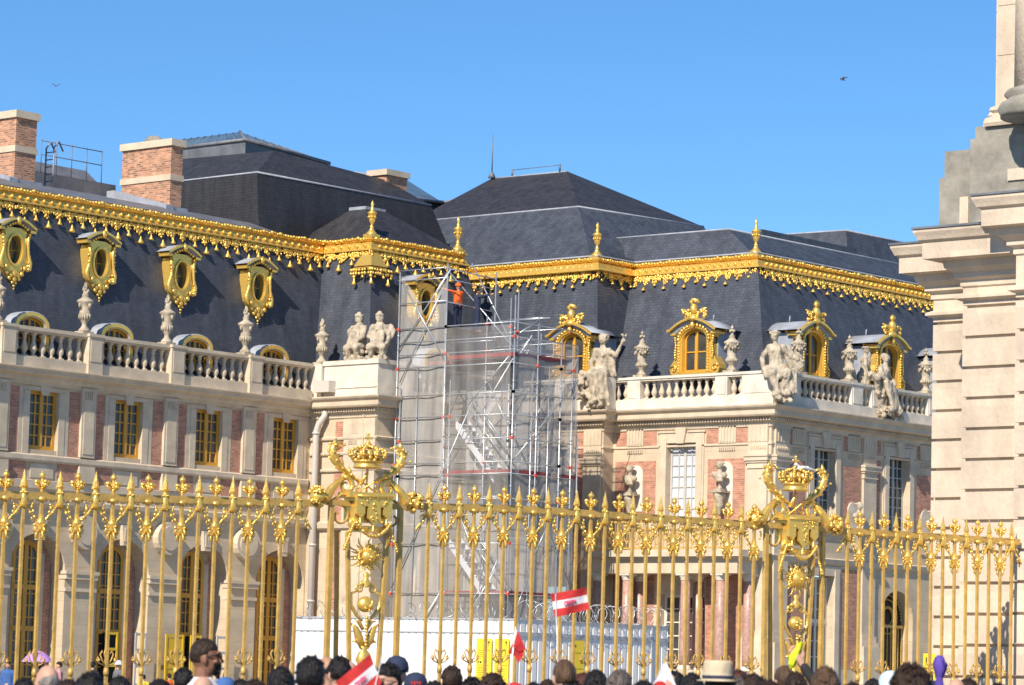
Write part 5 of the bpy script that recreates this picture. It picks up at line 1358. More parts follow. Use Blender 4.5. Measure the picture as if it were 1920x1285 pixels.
    for s in (-1, 1): m.ball((s*.05,-.05,2.74), .03, 6, 4); m.tube(spiral(s*.07,2.68,.05,.012,pi/2,-s*1.1,12,-.05), .014, 5); m.tube([(s*.09,-.05,2.66),(s*.165,-.05,2.62),(s*.16,-.05,2.48),(s*.09,-.05,2.36),(s*.03,-.05,2.30)], [.012,.018,.02,.018,.01], 6)
    m.ball((0,-.05,2.50), (.085,.085,.095), 14, 10)
    for k in range(6): m.ball((ru(-.04,.04), -.13, 2.43+.02*k), .018, 5, 4)
    for k in range(9): m.ball((0,-.09,2.34-.04*k), .02, 5, 4)
    for s in (-1, 1):
        m.tube([(s*.02,-.05,1.98),(s*.06,-.05,2.1),(s*.10,-.05,2.22),(s*.15,-.05,2.27)], [.03,.045,.03,.006], 6); m.tube([(s*.03,-.05,2.03),(s*.1,-.05,2.07),(s*.13,-.05,2.05)], [.03,.025,.006], 6)
        m.tube([(s*.02,-.05,2.2),(s*.07,-.05,2.3),(s*.12,-.05,2.3)], [.02,.025,.006], 6)
    m.lathe([(.07,1.74),(.06,1.78),(.085,1.84),(.06,1.92),(.03,1.96),(.05,2.0)], (0,-.05,0), 10)
    m.lathe([(.10,.0),(.08,.5),(.05,1.2),(.06,1.6),(.07,1.74)], (0,-.05,0), 8)
    B(m, 'orb_and_foliage', GOLD)
    return p
pier(4.64, 'left of the two crowned gilded gate piers, in front of the drainpipe')
pier(11.51, 'right of the two crowned gilded gate piers, in front of the pavilion corner')

# ================================================================== BIRDS
FEATH = mat('pale_feathers', (.70,.70,.70), .8, var=.2, vscale=20); DFEATH = mat('grey_feathers', (.12,.13,.16), .8, var=.3, vscale=20)
def bird(loc, rot, wings, m_, label, s=1.):
    m = MB(); capsule(m, (0,-.08,0),.045,(0,.08,0),.05); capsule(m, (0,-.10,.03),.03,(0,-.15,.06),.03); m.tube([(0,-.17,.06),(0,-.205,.055)], [.012,.003], 6); capsule(m, (0,.10,0),.035,(0,.22,-.02),.02)
    if wings:
        for sg in (-1, 1):
            for k in range(8):
                a = Vector((sg*.03,-.03+.01*k,.02)); capsule(m, a, .02, (sg*(.16+.02*k), -.04+.03*k, .10+wings*.05), .014, 6)
                capsule(m, (sg*(.16+.02*k), -.04+.03*k, .10+wings*.05), .014, (sg*(.36-.02*k), .02+.035*k, .08), .008, 6)
    else:
        for sg in (-1, 1): capsule(m, (sg*.045,-.04,.01),.03,(sg*.02,.18,-.01),.012); m.tube([(sg*.02,0,-.03),(sg*.02,.0,-.10)], .008, 5)
    o = mesh_obj('bird', remeshed(m, 'bird', .009, 2), m_, None, loc, rot); o.scale = (s,s,s)
    tag(o, label, 'bird')
px_, py_ = fpt(11.51)
bird((35.08, 25.04, 4.54), -1.9, 0, FEATH, 'pale grey pigeon perched beside the crown of the right gate pier', .8)
bird((73.09, 51.08, 18.48), -2.0, 1, DFEATH, 'small grey bird in flight in the sky, left of the stone column', .42)
bird((72.08, 82.64, 21.30), 2.4, 1, DFEATH, 'tiny dark bird in flight in the upper left of the sky, above the chimneys', .42)
# ================================================================== PEOPLE
def skinm(n, c): return mat('skin_'+n, c, .55, var=.12, vscale=9, spec=.35)
SK = {'l': skinm('light', (.56,.33,.235)), 't': skinm('tan', (.40,.22,.14)), 'd': skinm('dark', (.24,.115,.07))}
def hairm(n, c): return mat('hair_'+n, c, .42, var=.5, vscale=26, bump=.9, bscale=70, stretch=(1,1,.35), spec=.25)
HR = {'k': hairm('black', (.014,.012,.012)), 'n': hairm('dark_brown', (.035,.02,.013)), 'b': hairm('brown', (.10,.058,.032)), 'r': hairm('red_brown', (.08,.028,.018)), 'g': hairm('grey', (.26,.24,.22)), 'a': hairm('ash', (.12,.10,.085))}
def cloth(n, c): return mat('cloth_'+n, c, .85, var=.18, vscale=6, bump=.4, bscale=18)
CL = {k: cloth(k, v) for k, v in dict(navy=(.02,.03,.07), white=(.72,.72,.75), black=(.02,.02,.022), grey=(.16,.16,.17), red=(.55,.03,.03), blue=(.05,.13,.35), green=(.07,.14,.07), beige=(.45,.36,.25), pink=(.6,.3,.33), yellow=(.70,.55,.06), denim=(.06,.09,.16), orange=(.85,.14,.02), cream=(.60,.50,.34), pale_blue=(.55,.66,.78), purple=(.10,.06,.36)).items()}
def hand(m, w, d, s=1):
    """palm at wrist w pointing along d, four unequal bent fingers and a thumb from the side"""
    w = Vector(w); d = Vector(d).normalized(); a = d.cross(Vector((0,1,.2))).normalized(); b = d.cross(a).normalized()
    capsule(m, w, .026, w+d*.07, .034, 8)
    for k, l in enumerate((.065,.078,.072,.055)):
        p = w + d*.085 + a*(.033-.022*k); q = p + d*l*.55; e = q + d*l*.3 + b*l*.4*s
        capsule(m, p, .0115, q, .0105, 6); capsule(m, q, .0105, e, .009, 6)
    p = w + d*.025 + a*.032; q = p + a*.03 + d*.03; capsule(m, p, .014, q, .012, 6); capsule(m, q, .012, q + d*.03 + b*.012*s, .010, 6)
def body(pose, vox):
    m = MB(); c = lambda *a: capsule(m, *a)
    m.ball((0,.012,1.645),(.076,.094,.105),14,10); m.ball((0,-.012,1.60),(.064,.080,.095),12,8); m.ball((0,-.05,1.555),(.040,.036,.03),8,6)
    m.tube([(0,-.088,1.645),(0,-.105,1.612),(0,-.112,1.598)],[.010,.014,.017],8)
    m.ball((0,-.088,1.572),(.026,.012,.008),8,5); m.ball((0,-.084,1.56),(.022,.012,.009),8,5)
    m.ball((0,-.080,1.665),(.052,.020,.012),8,5)
    for s in (-1,1): m.ball((s*.079,.012,1.617),(.010,.020,.033),8,6); m.ball((s*.044,-.064,1.605),(.024,.02,.02),6,5)
    c((0,.02,1.56),.052,(0,.025,1.44),.058); c((-.15,.02,1.415),.055,(.15,.02,1.415),.055)
    c((0,.01,1.36),.125,(0,.01,1.15),.115); c((-.07,.01,1.34),.10,(-.06,.01,1.08),.095); c((.07,.01,1.34),.10,(.06,.01,1.08),.095)
    c((-.06,.01,.98),.12,(.06,.01,.98),.12)
    for s in (-1,1):
        c((s*.09,.01,.92),.085,(s*.10,0,.50),.058); c((s*.10,0,.50),.056,(s*.10,.02,.10),.036); c((s*.10,.02,.06),.04,(s*.115,-.14,.035),.032)
    arms = {-1: ((-.19,.02,1.39),(-.24,.03,1.12),(-.25,-.04,.88)), 1: ((.19,.02,1.39),(.24,.03,1.12),(.25,-.04,.88))}
    if pose == 'raise': arms[-1] = ((-.19,.0,1.40),(-.24,-.16,1.58),(-.06,-.22,1.84))
    if pose == 'hold': arms[-1] = ((-.19,.0,1.39),(-.24,-.12,1.18),(-.17,-.30,1.36)); arms[1] = ((.19,.0,1.39),(.24,-.12,1.18),(.17,-.30,1.36))
    if pose == 'reach': arms[-1] = ((-.19,.0,1.40),(-.34,-.18,1.44),(-.42,-.38,1.50)); arms[1] = ((.19,.0,1.40),(.30,-.18,1.48),(.34,-.40,1.56))
    for s, (a, b, e) in arms.items():
        c(a, .052, b, .038); c(b, .038, e, .026); hand(m, e, Vector(e)-Vector(b), s)
    return remeshed(m, 'person', vox, 2, .4), arms
def clothes(arms, long=True):
    m = MB(); c = lambda *a: capsule(m, *a)
    c((-.15,.02,1.41),.072,(.15,.02,1.41),.072); c((0,.015,1.36),.145,(0,.01,1.10),.138); c((-.07,.01,1.34),.12,(-.07,.01,.92),.12); c((.07,.01,1.34),.12,(.07,.01,.92),.12)
    m.lathe([(.072,1.44),(.068,1.50),(.06,1.50)],(0,.02,0),12)
    for s, (a, b, e) in arms.items():
        c(a, .068, b, .052)
        if long: c(b, .052, Vector(b).lerp(Vector(e), .9), .040)
    sh = remeshed(m, 'shirt', .02, 3)
    m = MB()
    for s in (-1,1): capsule(m,(s*.08,.01,.95),.12,(s*.10,0,.5),.08); capsule(m,(s*.10,0,.5),.078,(s*.10,.02,.10),.06)
    return sh, remeshed(m, 'trousers', .022, 2)
BODY = {}
def getbody(pose, vox=.0125):
    if pose not in BODY:
        b, a = body(pose, vox); s, t = clothes(a); BODY[pose] = (b, s, t, a)
    return BODY[pose]
from mathutils import noise
def hair_mesh(kind, seed):
    m = MB(); nu, nv = 36, 24; rad = {'short':(.090,.110,.120),'fade':(.084,.103,.116),'curly':(.112,.128,.136),'long':(.099,.118,.122),'bald':(.083,.101,.110)}[kind]
    amp = {'short':.008,'fade':.003,'curly':.022,'long':.007,'bald':.004}[kind]
    V = {}; vs = []; fs = []
    for j in range(nv+1):
        th = -pi/2 + pi*j/nv
        for i in range(nu):
            a = 2*pi*i/nu; n = Vector((cos(th)*cos(a), cos(th)*sin(a), sin(th)))
            k = amp*noise.noise(n*(5 if kind == 'curly' else 3.2)+Vector((seed*3.1,0,0))) + amp*.7*noise.noise(n*14+Vector((seed,2,0)))
            h = n.z - (.28 if n.y < -.25 else (-.05 if n.y < .25 else -.52)) if kind != 'bald' else -.05 - abs(n.z+.15) + max(0, n.y)*.5 + .1
            f = 1 if h > .15 else max(.80, .88+h*.8)
            vs.append(Vector((n.x*(rad[0]*f+k), n.y*(rad[1]*f+k)+.014, n.z*(rad[2]*f+k)+1.648))); V[(j,i)] = h
    for j in range(nv):
        for i in range(nu):
            if min(V[(j,i)], V[(j,(i+1)%nu)], V[(j+1,i)], V[(j+1,(i+1)%nu)]) > -.06: fs.append((j*nu+i, j*nu+(i+1)%nu, (j+1)*nu+(i+1)%nu, (j+1)*nu+i))
    m.add(vs, fs, True)
    random.seed(seed)
    if kind == 'long':
        for q in range(26):
            a = -.35+3.85*q/25; x = .088*cos(a); y = .10*sin(a)+.014
            m.tube([(x,y,1.66),(x*1.08,y*1.06+.005,1.58),(x*1.1,y*1.0+.02,1.50),(x*1.0,y*.9+.04,1.40+ru(-.03,.03))], [.02,.022,.02,.006], 6)
    if kind in ('curly','short','long'):                       # loose locks breaking the outline
        for q in range(60 if kind == 'curly' else 46):
            a = ru(0,2*pi); th = ru(.15,1.5) if kind != 'curly' else ru(-.2,1.5); n = Vector((cos(th)*cos(a), cos(th)*sin(a), sin(th)))
            if n.y < -.3 and n.z < .4: continue
            b = Vector((n.x*rad[0]*.96, n.y*rad[1]*.96+.014, n.z*rad[2]*.96+1.648)); t = Vector((n.y, -n.x, ru(-.6,.2)))*ru(-1,1)
            l = .03 if kind == 'curly' else .014
            m.tube([b, b+n*l*.5+t*.012, b+n*l*.75+t*.03], [.011,.008,.002], 5)
    return m
HM = {}
def person(x, y, ztop, face, hk, hc, sk, top, label, pose='stand', extra=None, trous='denim', s=None, zg=0.):
    b, sh, tr_, arms = getbody(pose)
    add = {'short':.02,'fade':.012,'curly':.035,'long':.022,'bald':.0}.get(hk, .02)
    s = s or (ztop-zg)/(1.75+add)
    o = bpy.data.objects.new('person', b.copy() if False else b); COL.objects.link(o)
    o.location = (x, y, zg); o.rotation_euler = (0,0,face+pi/2); o.scale = (s,)*3
    if not b.materials: b.materials.append(SK['l'])
    o.material_slots[0].link = 'OBJECT'; o.material_slots[0].material = SK[sk]
    tag(o, label, 'person', 'people standing at the fence')
    def child(nm, me, mm):
        if not me.materials: me.materials.append(mm)
        c = bpy.data.objects.new(nm, me); COL.objects.link(c); c.parent = o; c.material_slots[0].link = 'OBJECT'; c.material_slots[0].material = mm; return c
    child('shirt', sh, CL[top]); child('trousers', tr_, CL[trous])
    if hk in ('short','fade','curly','long','bald'):
        key = (hk, int(x*10) % 3)
        if key not in HM: t = hair_mesh(hk, key[1]+1).build('hair', None, None); HM[key] = t.data; bpy.data.objects.remove(t)
        child('hair', HM[key], HR[hc])
    if extra:
        for nm, mb, mm in extra(): q = mb.build(nm, mm, o)
    return o
def cap_(col, peak=1, logo=None):
    def f():
        m = MB(); vs=[]; nu=24
        m.lathe([(.098,1.655),(.102,1.69),(.094,1.735),(.066,1.775),(.02,1.792),(.0,1.793)], (0,.012,0), 24, sy=1.12)
        m.tube([(.06,-.09,1.66),(.04,-.155,1.655),(0,-.175,1.653),(-.04,-.155,1.655),(-.06,-.09,1.66)], [.012]*5, 6)
        m.box(-.055,.055,-.16,-.08,1.652,1.662)
        r = [('cap', m, CL[col])]
        if logo:
            l = MB()
            for k in range(4): l.box(-.035+.022*k, -.02+.022*k, .118, .124, 1.69, 1.715)
            r.append(('cap_emblem', l, CL['red']))
        return r
    return f
def fedora():
    m = MB(); m.lathe([(.138,1.695),(.142,1.70),(.10,1.712),(.102,1.76),(.096,1.815),(.085,1.835),(.05,1.825),(.0,1.815)], (0,.012,0), 28, sy=1.15)
    b = MB(); b.lathe([(.1035,1.712),(.1045,1.715),(.1045,1.732),(.1035,1.735)], (0,.012,0), 28, sy=1.15)
    return [('fedora', m, CL['cream']), ('hat_band', b, CL['navy'])]
def sunhat(col):
    def f():
        m = MB(); m.lathe([(.16,1.655),(.165,1.66),(.105,1.69),(.100,1.75),(.07,1.785),(.0,1.795)], (0,.012,0), 20, sy=1.1); return [('sun_hat', m, CL[col])]
    return f
def scarf(col):
    def f():
        m = MB(); m.lathe([(.15,1.40),(.125,1.5),(.112,1.6),(.108,1.68),(.09,1.74),(.05,1.775),(.0,1.785)], (0,.03,0), 18, sy=1.08); return [('head_scarf', m, CL[col])]
    return f
AW = psi                                                     # facing the palace
# the bearded man in profile
def beard_extras():
    out = []
    h = MB()
    for k in range(150):
        a = ru(-1.15,1.15); t = rnd(); x = .066*sin(a)*(1-.25*t); y = -.02-.072*cos(a)-.006; z = 1.595-.075*t-(.02 if abs(a)<.6 else 0)
        if abs(x) < .03 and z > 1.575: z -= .03
        h.ball((x, y+.012*t, z), (.012,.012,.014), 5, 3)
    for k in range(16): h.ball((-.03+.004*k, -.098, 1.588), .008, 5, 3)
    out.append(('beard', h, HR['k']))
    g = MB()
    for s in (-1, 1): g.ball((s*.034,-.098,1.642), (.030,.010,.021), 10, 6); g.tube([(s*.062,-.088,1.648),(s*.080,-.03,1.645),(s*.082,.02,1.635)], .004, 5)
    g.tube([(-.02,-.104,1.648),(.02,-.104,1.648)], .004, 5)
    out.append(('sunglasses', g, BLACK))
    return out
getbody('beard') if False else None
BODY['fine'] = None
del BODY['fine']
random.seed(3)
b_, a_ = body('stand', .0075); BODY['fine'] = (b_, *BODY['stand'][1:]) if 'stand' in BODY else (b_, *clothes(a_), a_)
person(16.47, 16.99, 1.872, AW-pi/2+.12, 'fade', 'n', 'd', 'white', 'bearded man in sunglasses and white collar, in profile facing right, left of centre', pose='fine', extra=beard_extras)
def specs():
    g = MB()
    for s in (-1, 1): g.tube([(s*.034+.024*cos(2*pi*k/12), -.108, 1.64+.018*sin(2*pi*k/12)) for k in range(13)], .003, 4); g.tube([(s*.06,-.10,1.645),(s*.082,.01,1.64)], .003, 4)
    g.tube([(-.012,-.108,1.645),(.012,-.108,1.645)], .003, 4)
    e = MB()
    for s in (-1, 1): e.ball((s*.033,-.088,1.636), (.013,.008,.008), 8, 5)
    return [('spectacles', g, BLACK), ('eye', e, CL['black'])]
def phones():
    g = MB(); g.box(-.04,.04,-.42,-.41,1.52,1.60); return [('camera', g, BLACK)]
PPL = [
 (17.05,19.36,1.654,.5,'bald','g','l','beige','older balding man with grey side hair, in front of the purple parasol','stand',None),
 (15.08,16.67,1.609,-.2,'short','k','l','black','person with thick black hair low in the frame, under the open yellow door leaf','stand',None),
 (18.59,20.2,1.582,.3,'short','k','l','navy','short person with black hair, mostly below the frame, between two left fence bars','stand',None),
 (23.74,24.82,1.684,.1,'short','k','t','grey','person with black hair immediately left of the bearded man','stand',None),
 (17.14,17.7,1.60,-.3,'bald','a','l','pink','balding head low in the frame just below the bearded man','stand',None),
 (24.03,24.49,1.596,0,None,'k','l','blue','person in a bright blue cap, right behind the bearded man','stand',cap_('blue')),
 (24.13,24.37,1.58,.4,'short','k','l','denim','person with grey-black hair beside the bright blue cap','stand',None),
 (17.51,17.26,1.688,.3,'short','k','l','black','person with bushy black hair, second head left of the left crowned pier','stand',None),
 (16.97,16.42,1.767,-.15,'short','k','l','navy','tall person with smooth black hair, largest head left of the left crowned pier','stand',None),
 (24.61,23.6,1.839,.9,'bald','k','t','grey','bald tanned man peeking past the tall black-haired head','stand',None),
 (22.23,21.15,1.824,.35,'short','k','l','grey','man with short black hair directly under the left crowned pier','stand',None),
 (23.47,22.19,1.786,0,'bald','g','l','beige','grey balding head half hidden behind the large tilted flag','stand',None),
 (20.48,18.92,1.756,2.5,'short','k','l','black','person in spectacles turned towards the camera, right of the large tilted flag','stand',specs),
 (25.17,23.12,1.865,.2,None,'k','l','black','tall person in a plain dark navy cap, right of the left crowned pier','stand',cap_('navy')),
 (23.91,21.7,1.693,.1,None,'k','l','navy','person in a navy baseball cap with a red emblem','stand',cap_('navy',1,True)),
 (24.78,22.0,1.776,.15,'short','n','l','denim','person with dark rounded hair in front of the white hoarding, left of the yellow notices','stand',None),
 (25.62,22.46,1.659,0,'curly','k','l','black','person with low dark curls right below the white hoarding, left of the first notice','stand',None),
 (23.18,20.06,1.693,-.2,'curly','n','l','green','person with dark wavy hair right below the pair of yellow notices','stand',None),
 (25.91,22.13,1.621,.2,None,'k','l','red','person in a bright red cap at the bottom edge','stand',cap_('red')),
 (22.48,18.62,1.834,.25,'fade','b','l','grey','man with cropped brown hair, in front of the lone notice on the grey hoarding','stand',None),
 (26.22,21.93,1.664,0,'short','n','t','beige','small dark-brown head just right of the bright red cap','stand',None),
 (22.52,18.6,1.669,.1,'curly','k','l','black','person with black curly hair directly in front of the cropped brown-haired man','stand',None),
 (26.45,21.66,1.74,.2,'long','r','l','green','person with long reddish-brown hair, between two dark heads near the centre','stand',None),
 (25.06,20.34,1.767,-.1,'long','k','l','navy','person with smooth black hair right of the reddish-brown one','stand',None),
 (22.82,18.24,1.757,-.75,'short','a','l','beige','man with greying temples, forehead turned to the right, left of the white flag','stand',None),
 (27.07,20.92,1.788,0,'short','k','l','black','black-haired person behind the raised fist at the white flag','stand',None),
 (23.23,17.76,1.746,.2,'short','k','l','grey','person with short black hair between the white flag and the cream hat','stand',None),
 (21.34,16.05,1.834,.0,'short','n','l','beige','person in a cream fedora with a navy band','stand',fedora),
 (27.5,20.42,1.817,.3,'short','r','l','black','dark reddish head peeping out right behind the cream fedora','stand',None),
 (21.45,15.94,1.717,.1,'short','a','l','grey','person with ash-grey hair in front of the cream fedora','stand',None),
 (21.54,15.84,1.742,-.1,'long','n','l','black','person with long dark streaked hair right of the ash-grey head','stand',None),
 (26.26,18.93,1.859,.3,'fade','b','l','white','man with short brown hair left of the raised yellow-green bundle','stand',None),
 (20.16,14.15,1.798,-.2,'short','b','l','blue','man with mid-brown hair under the right side of the right crowned pier','stand',None),
 (28.43,19.35,1.761,0,'short','k','l','navy','person with low black hair left of the white headscarf','stand',None),
 (28.53,19.21,1.86,.2,None,'k','l','white','person in a pale blue-white headscarf','stand',scarf('pale_blue')),
 (18.05,11.99,1.802,.1,'curly','n','l','navy','person with big dark-brown curly hair, largest head near the right edge','stand',None),
 (28.82,18.89,1.761,0,None,'k','l','navy','person in a navy cap just right of the big curly hair','stand',cap_('navy')),
 (28.9,18.62,1.784,-.4,'bald','b','l','pink','bald light-skinned man right of the purple bundle','stand',None),
 (29.07,18.6,1.793,.1,'short','n','t','black','person with brown-black hair at far right, beside the bald man','stand',None),
]
for i, (x, y, zt, fc, hk, hc, sk, top, lab, pose, ex) in enumerate(PPL):
    random.seed(100+i)
    s_ = None; x *= .80; y *= .80; zt = 1.6+(zt-1.6)*.80
    if hk is None: s_ = zt/1.79
    if ex is fedora: s_ = zt/1.83
    person(x, y, zt, AW+fc, hk, hc, sk, top, lab, pose, ex, s=s_, trous=random.choice(['denim','black','beige','grey']))
FILL = [
 (13.997,16.115,1.555,.3,'short','k','black','head with dark hair low at the left corner, left of the older balding man'),
 (13.512,15.137,1.559,-.2,'long','n','grey','low head with long dark-brown hair, just right of the older balding man'),
 (15.262,16.185,1.564,.2,'curly','k','navy','low curly black head, left of the bearded man near the second fence ornament'),
 (13.541,13.556,1.590,.1,'short','n','denim','low dark-brown head between the grey-black hair and the bushy black hair'),
 (14.972,13.431,1.609,-.3,'short','k','black','low black head between the cap with the red emblem and the dark rounded hair'),
 (16.136,13.619,1.616,.2,'long','k','grey','low head with long black hair, right of the bright red cap'),
 (15.017,11.832,1.645,0,'short','k','navy','low black head immediately left of the white flag with the red disc'),
 (16.304,11.874,1.661,.1,'curly','n','green','low brown wavy head, left of the man with short brown hair at the right pier'),
 (16.645,11.476,1.669,-.1,'short','n','grey','low dark-brown head right of the man with mid-brown hair'),
 (18.082,11.344,1.694,.2,'short','k','black','low black head at the right edge, below the fence shadow on the gatehouse'),
 (16.198,15.088,1.624,.3,'short','k','blue','low black head under the left crowned pier, behind the large tilted flag')]
for i, (x, y, zt, fc, hk, hc, top, lab) in enumerate(FILL):
    random.seed(500+i); person(x, y, zt, AW+fc, hk, hc, 'l', top, lab, 'stand', None, trous='denim')
# flag and bundle holders
def flag_obj(name, pole_a, pole_b, corners, label, text=True, wave=.015, group='tour-group flags'):
    """corners: free flag quad, first two on the pole side; three stripes red white red"""
    t = thing(name, label, 'flag', pole_a, 0, group)
    o_ = pole_a
    p = MB(); p.tube([pole_a, pole_b], .0035, 6); p.build('flag_pole', ALU, t, o_)
    a, b, c, d = [Vector(q) for q in corners]; nx, ny = 14, 12; nrm = (b-a).cross(d-a).normalized()
    def P(u, v): return a.lerp(b, u).lerp(d.lerp(c, u), v) + nrm*wave*(sin(u*7+v*3)+.5*sin(u*13+1))
    for nm, v0, v1, mm in (('upper_stripe',0,.34,CL['red']),('white_stripe',.34,.67,CL['white']),('lower_stripe',.67,1,CL['red'])):
        m = MB(); k = 4
        m.add([P(i/nx, v0+(v1-v0)*j/k) for j in range(k+1) for i in range(nx+1)], [(j*(nx+1)+i, j*(nx+1)+i+1, (j+1)*(nx+1)+i+1, (j+1)*(nx+1)+i) for j in range(k) for i in range(nx)], True)
        m.build(nm, mm, t, o_)
    if text:
        # blurred pink capitals on the white stripe
        m = MB(); L = 'CEDERI'; u = .34
        G = {'C':[(0,0,0,1),(0,1,1,1),(0,0,1,0)],'E':[(0,0,0,1),(0,1,1,1),(0,.5,.8,.5),(0,0,1,0)],'D':[(0,0,0,1),(0,1,.8,.9),(.8,.9,.9,.1),(.9,.1,0,0)],'R':[(0,0,0,1),(0,1,.9,.9),(.9,.9,.9,.6),(.9,.6,0,.5),(.3,.5,1,0)],'I':[(.4,0,.4,1)],'A':[(0,0,.5,1),(.5,1,1,0),(.2,.4,.8,.4)]}
        sgn = 1 if nrm.dot(Vector(pole_a)-Vector((0,0,1.6))) < 0 else -1
        for ch in L:
            for (x0, z0_, x1, z1_) in G[ch]:
                q0 = P(u+x0*.045, .60-.17*z0_) + nrm*sgn*.004; q1 = P(u+x1*.045, .60-.17*z1_) + nrm*sgn*.004; m.tube([q0, q1], .0045, 4)
            u += .06
        m.build('lettering', mat('pink_print', (.75,.10,.22), .7), t, o_)
    return t
random.seed(11)
bundle_holder = person(20.31, 14.53, 1.752, AW, 'short', 'n', 'l', 'black', 'person with dark brown hair raising an arm with a yellow-green bundle', 'raise', trous='denim')
person(19.119-.19, 14.769-.06, 1.55, AW, 'short', 'k', 'l', 'grey', 'short person, only the raised fist showing beside the white flag', 'raise')
# holders standing low behind the front row
def holder(hx_, hy_, zt, label):
    s = zt/1.77; return person(hx_ - .30*s*.758 - .17*s*.652, hy_ - .30*s*.652 + .17*s*.758, zt, AW, 'short', 'k', 'l', 'grey', label, 'hold')
holder(20.86, 17.28, 1.56, 'tour guide hidden below the frame under the upper red and white flag')
holder(15.40, 14.49, 1.46, 'tour guide hidden below the frame under the large tilted flag')
holder(19.84, 17.03, 1.56, 'tour guide hidden below the frame under the small furled flag')
holder(21.22, 13.83, 1.52, 'person hidden below the frame holding up the purple folded umbrella')
flag_obj('flag', (20.80,17.34,2.36), (20.86,17.30,1.20), [(20.77,17.364,2.356),(20.951,17.143,2.416),(20.989,17.128,2.237),(20.809,17.35,2.163)], 'small red and white striped flag with pink letters held high before the fence, centre')
flag_obj('flag', (15.501,14.362,1.78), (15.40,14.47,1.05), [(15.304,14.592,1.582),(15.431,14.413,1.769),(15.501,14.362,1.587),(15.41,14.49,1.44)], 'large tilted red and white striped flag low in the crowd, beneath the left crowned pier', wave=.008)
t4 = thing('flag', 'small furled red flag with a white edge on a thin pole, beside the yellow notices', 'flag', (19.834,16.961,2.04), 0, 'tour-group flags'); o4 = (19.834,16.961,2.04)
m = MB(); m.tube([(19.845,16.95,2.06),(19.84,17.03,1.30)], .006, 6); m.build('flag_pole', ALU, t4, o4)
m = MB()
m.add([(19.845,16.95,2.04),(19.875,16.92,1.95),(19.90,16.90,1.88),(19.90,16.91,1.83),(19.88,16.94,1.77),(19.86,16.97,1.83),(19.82,17.00,1.85),(19.835,16.97,1.93)],[tuple(range(8))]); 
m.add([(19.845,16.93,2.03),(19.875,16.90,1.95),(19.90,16.885,1.88),(19.87,16.93,1.86),(19.83,16.96,1.90)],[tuple(range(5))]); m.build('red_cloth', CL['red'], t4, o4)
m = MB(); m.add([(19.845,16.945,2.045),(19.865,16.92,1.98),(19.85,16.945,1.90),(19.84,16.96,1.95)],[(0,1,2,3)]); m.build('white_cloth', CL['white'], t4, o4)
t5 = thing('flag', 'white flag with a red disc, held by a raised fist right of centre', 'flag', (19.055,14.826,1.77), 0, 'tour-group flags'); o5 = (19.055,14.826,1.77)
m = MB(); m.add([(19.05,14.83,1.785),(19.06,14.82,1.785),(19.115,14.775,1.63),(19.12,14.78,1.50),(19.02,14.89,1.50),(18.985,14.93,1.57),(19.015,14.875,1.67)],[tuple(range(7))]); m.tube([(19.06,14.815,1.79),(19.13,14.76,1.60),(19.15,14.74,1.45)], .007, 5); m.build('white_cloth', CL['white'], t5, o5)
m = MB(); a5 = Vector((-.66,.75,0)); n5 = Vector((-.75,-.66,0))*.008
m.add([Vector((19.045,14.85,1.60))+n5+a5*(.055*cos(2*pi*k/16))+Vector((0,0,.055*sin(2*pi*k/16))) for k in range(16)],[tuple(range(16))]); m.build('red_disc', CL['red'], t5, o5)
# yellow-green bundle hanging from the hand
bm_ = MB(); random.seed(4)
bm_.tube([(20.512,14.63,1.965),(20.50,14.65,1.93),(20.49,14.68,1.86),(20.482,14.695,1.81),(20.482,14.70,1.775)], [.012,.026,.036,.030,.010], 7, False)
for k in range(13): bm_.tube([(20.505+ru(-.02,.02),14.64+ru(-.02,.02),1.96),(20.49+ru(-.03,.03),14.68+ru(-.03,.03),1.87),(20.48,14.70,1.78)], [.010,.016,.006], 5)
for k in range(5): bm_.tube([(20.505,14.64,1.955),(20.505+ru(-.03,.03),14.64+ru(-.04,.04),1.985)], [.014,.004], 5)
tag(bm_.build('cloth_bundle', mat('cloth_lime', (.62,.68,.02), .6, var=.2, vscale=12), None), 'bright yellow-green bundle of cloth dangling from a raised hand', 'bundle')
# purple folded umbrella
um = MB(); random.seed(8); cx_, cy_ = 21.22, 13.83
def crump(z, r):
    return [(cx_+r*(1+.28*sin(k*2.4+z*23)+.12*sin(k*5+z*60))*cos(2*pi*k/14), cy_+r*(1+.28*sin(k*2.4+z*23)+.12*sin(k*5+z*60))*sin(2*pi*k/14), z+.01*sin(k*1.9)) for k in range(14)]
rings_ = [(1.40,.018),(1.46,.034),(1.55,.044),(1.63,.040),(1.69,.028),(1.735,.022),(1.77,.034),(1.81,.047),(1.85,.046),(1.885,.034),(1.905,.012)]
vs_ = [q for z, r in rings_ for q in crump(z, r)]
um.add(vs_, [(a*14+k, a*14+(k+1)%14, (a+1)*14+(k+1)%14, (a+1)*14+k) for a in range(len(rings_)-1) for k in range(14)] + [tuple(range(14)), tuple((len(rings_)-1)*14+k for k in range(14))], True)
um.tube([(cx_,cy_,1.02),(cx_,cy_,1.42)], .007, 6)
tag(um.build('folded_umbrella', CL['purple'], None), 'dark purple folded umbrella held upright at the foot of the stone gatehouse', 'umbrella')
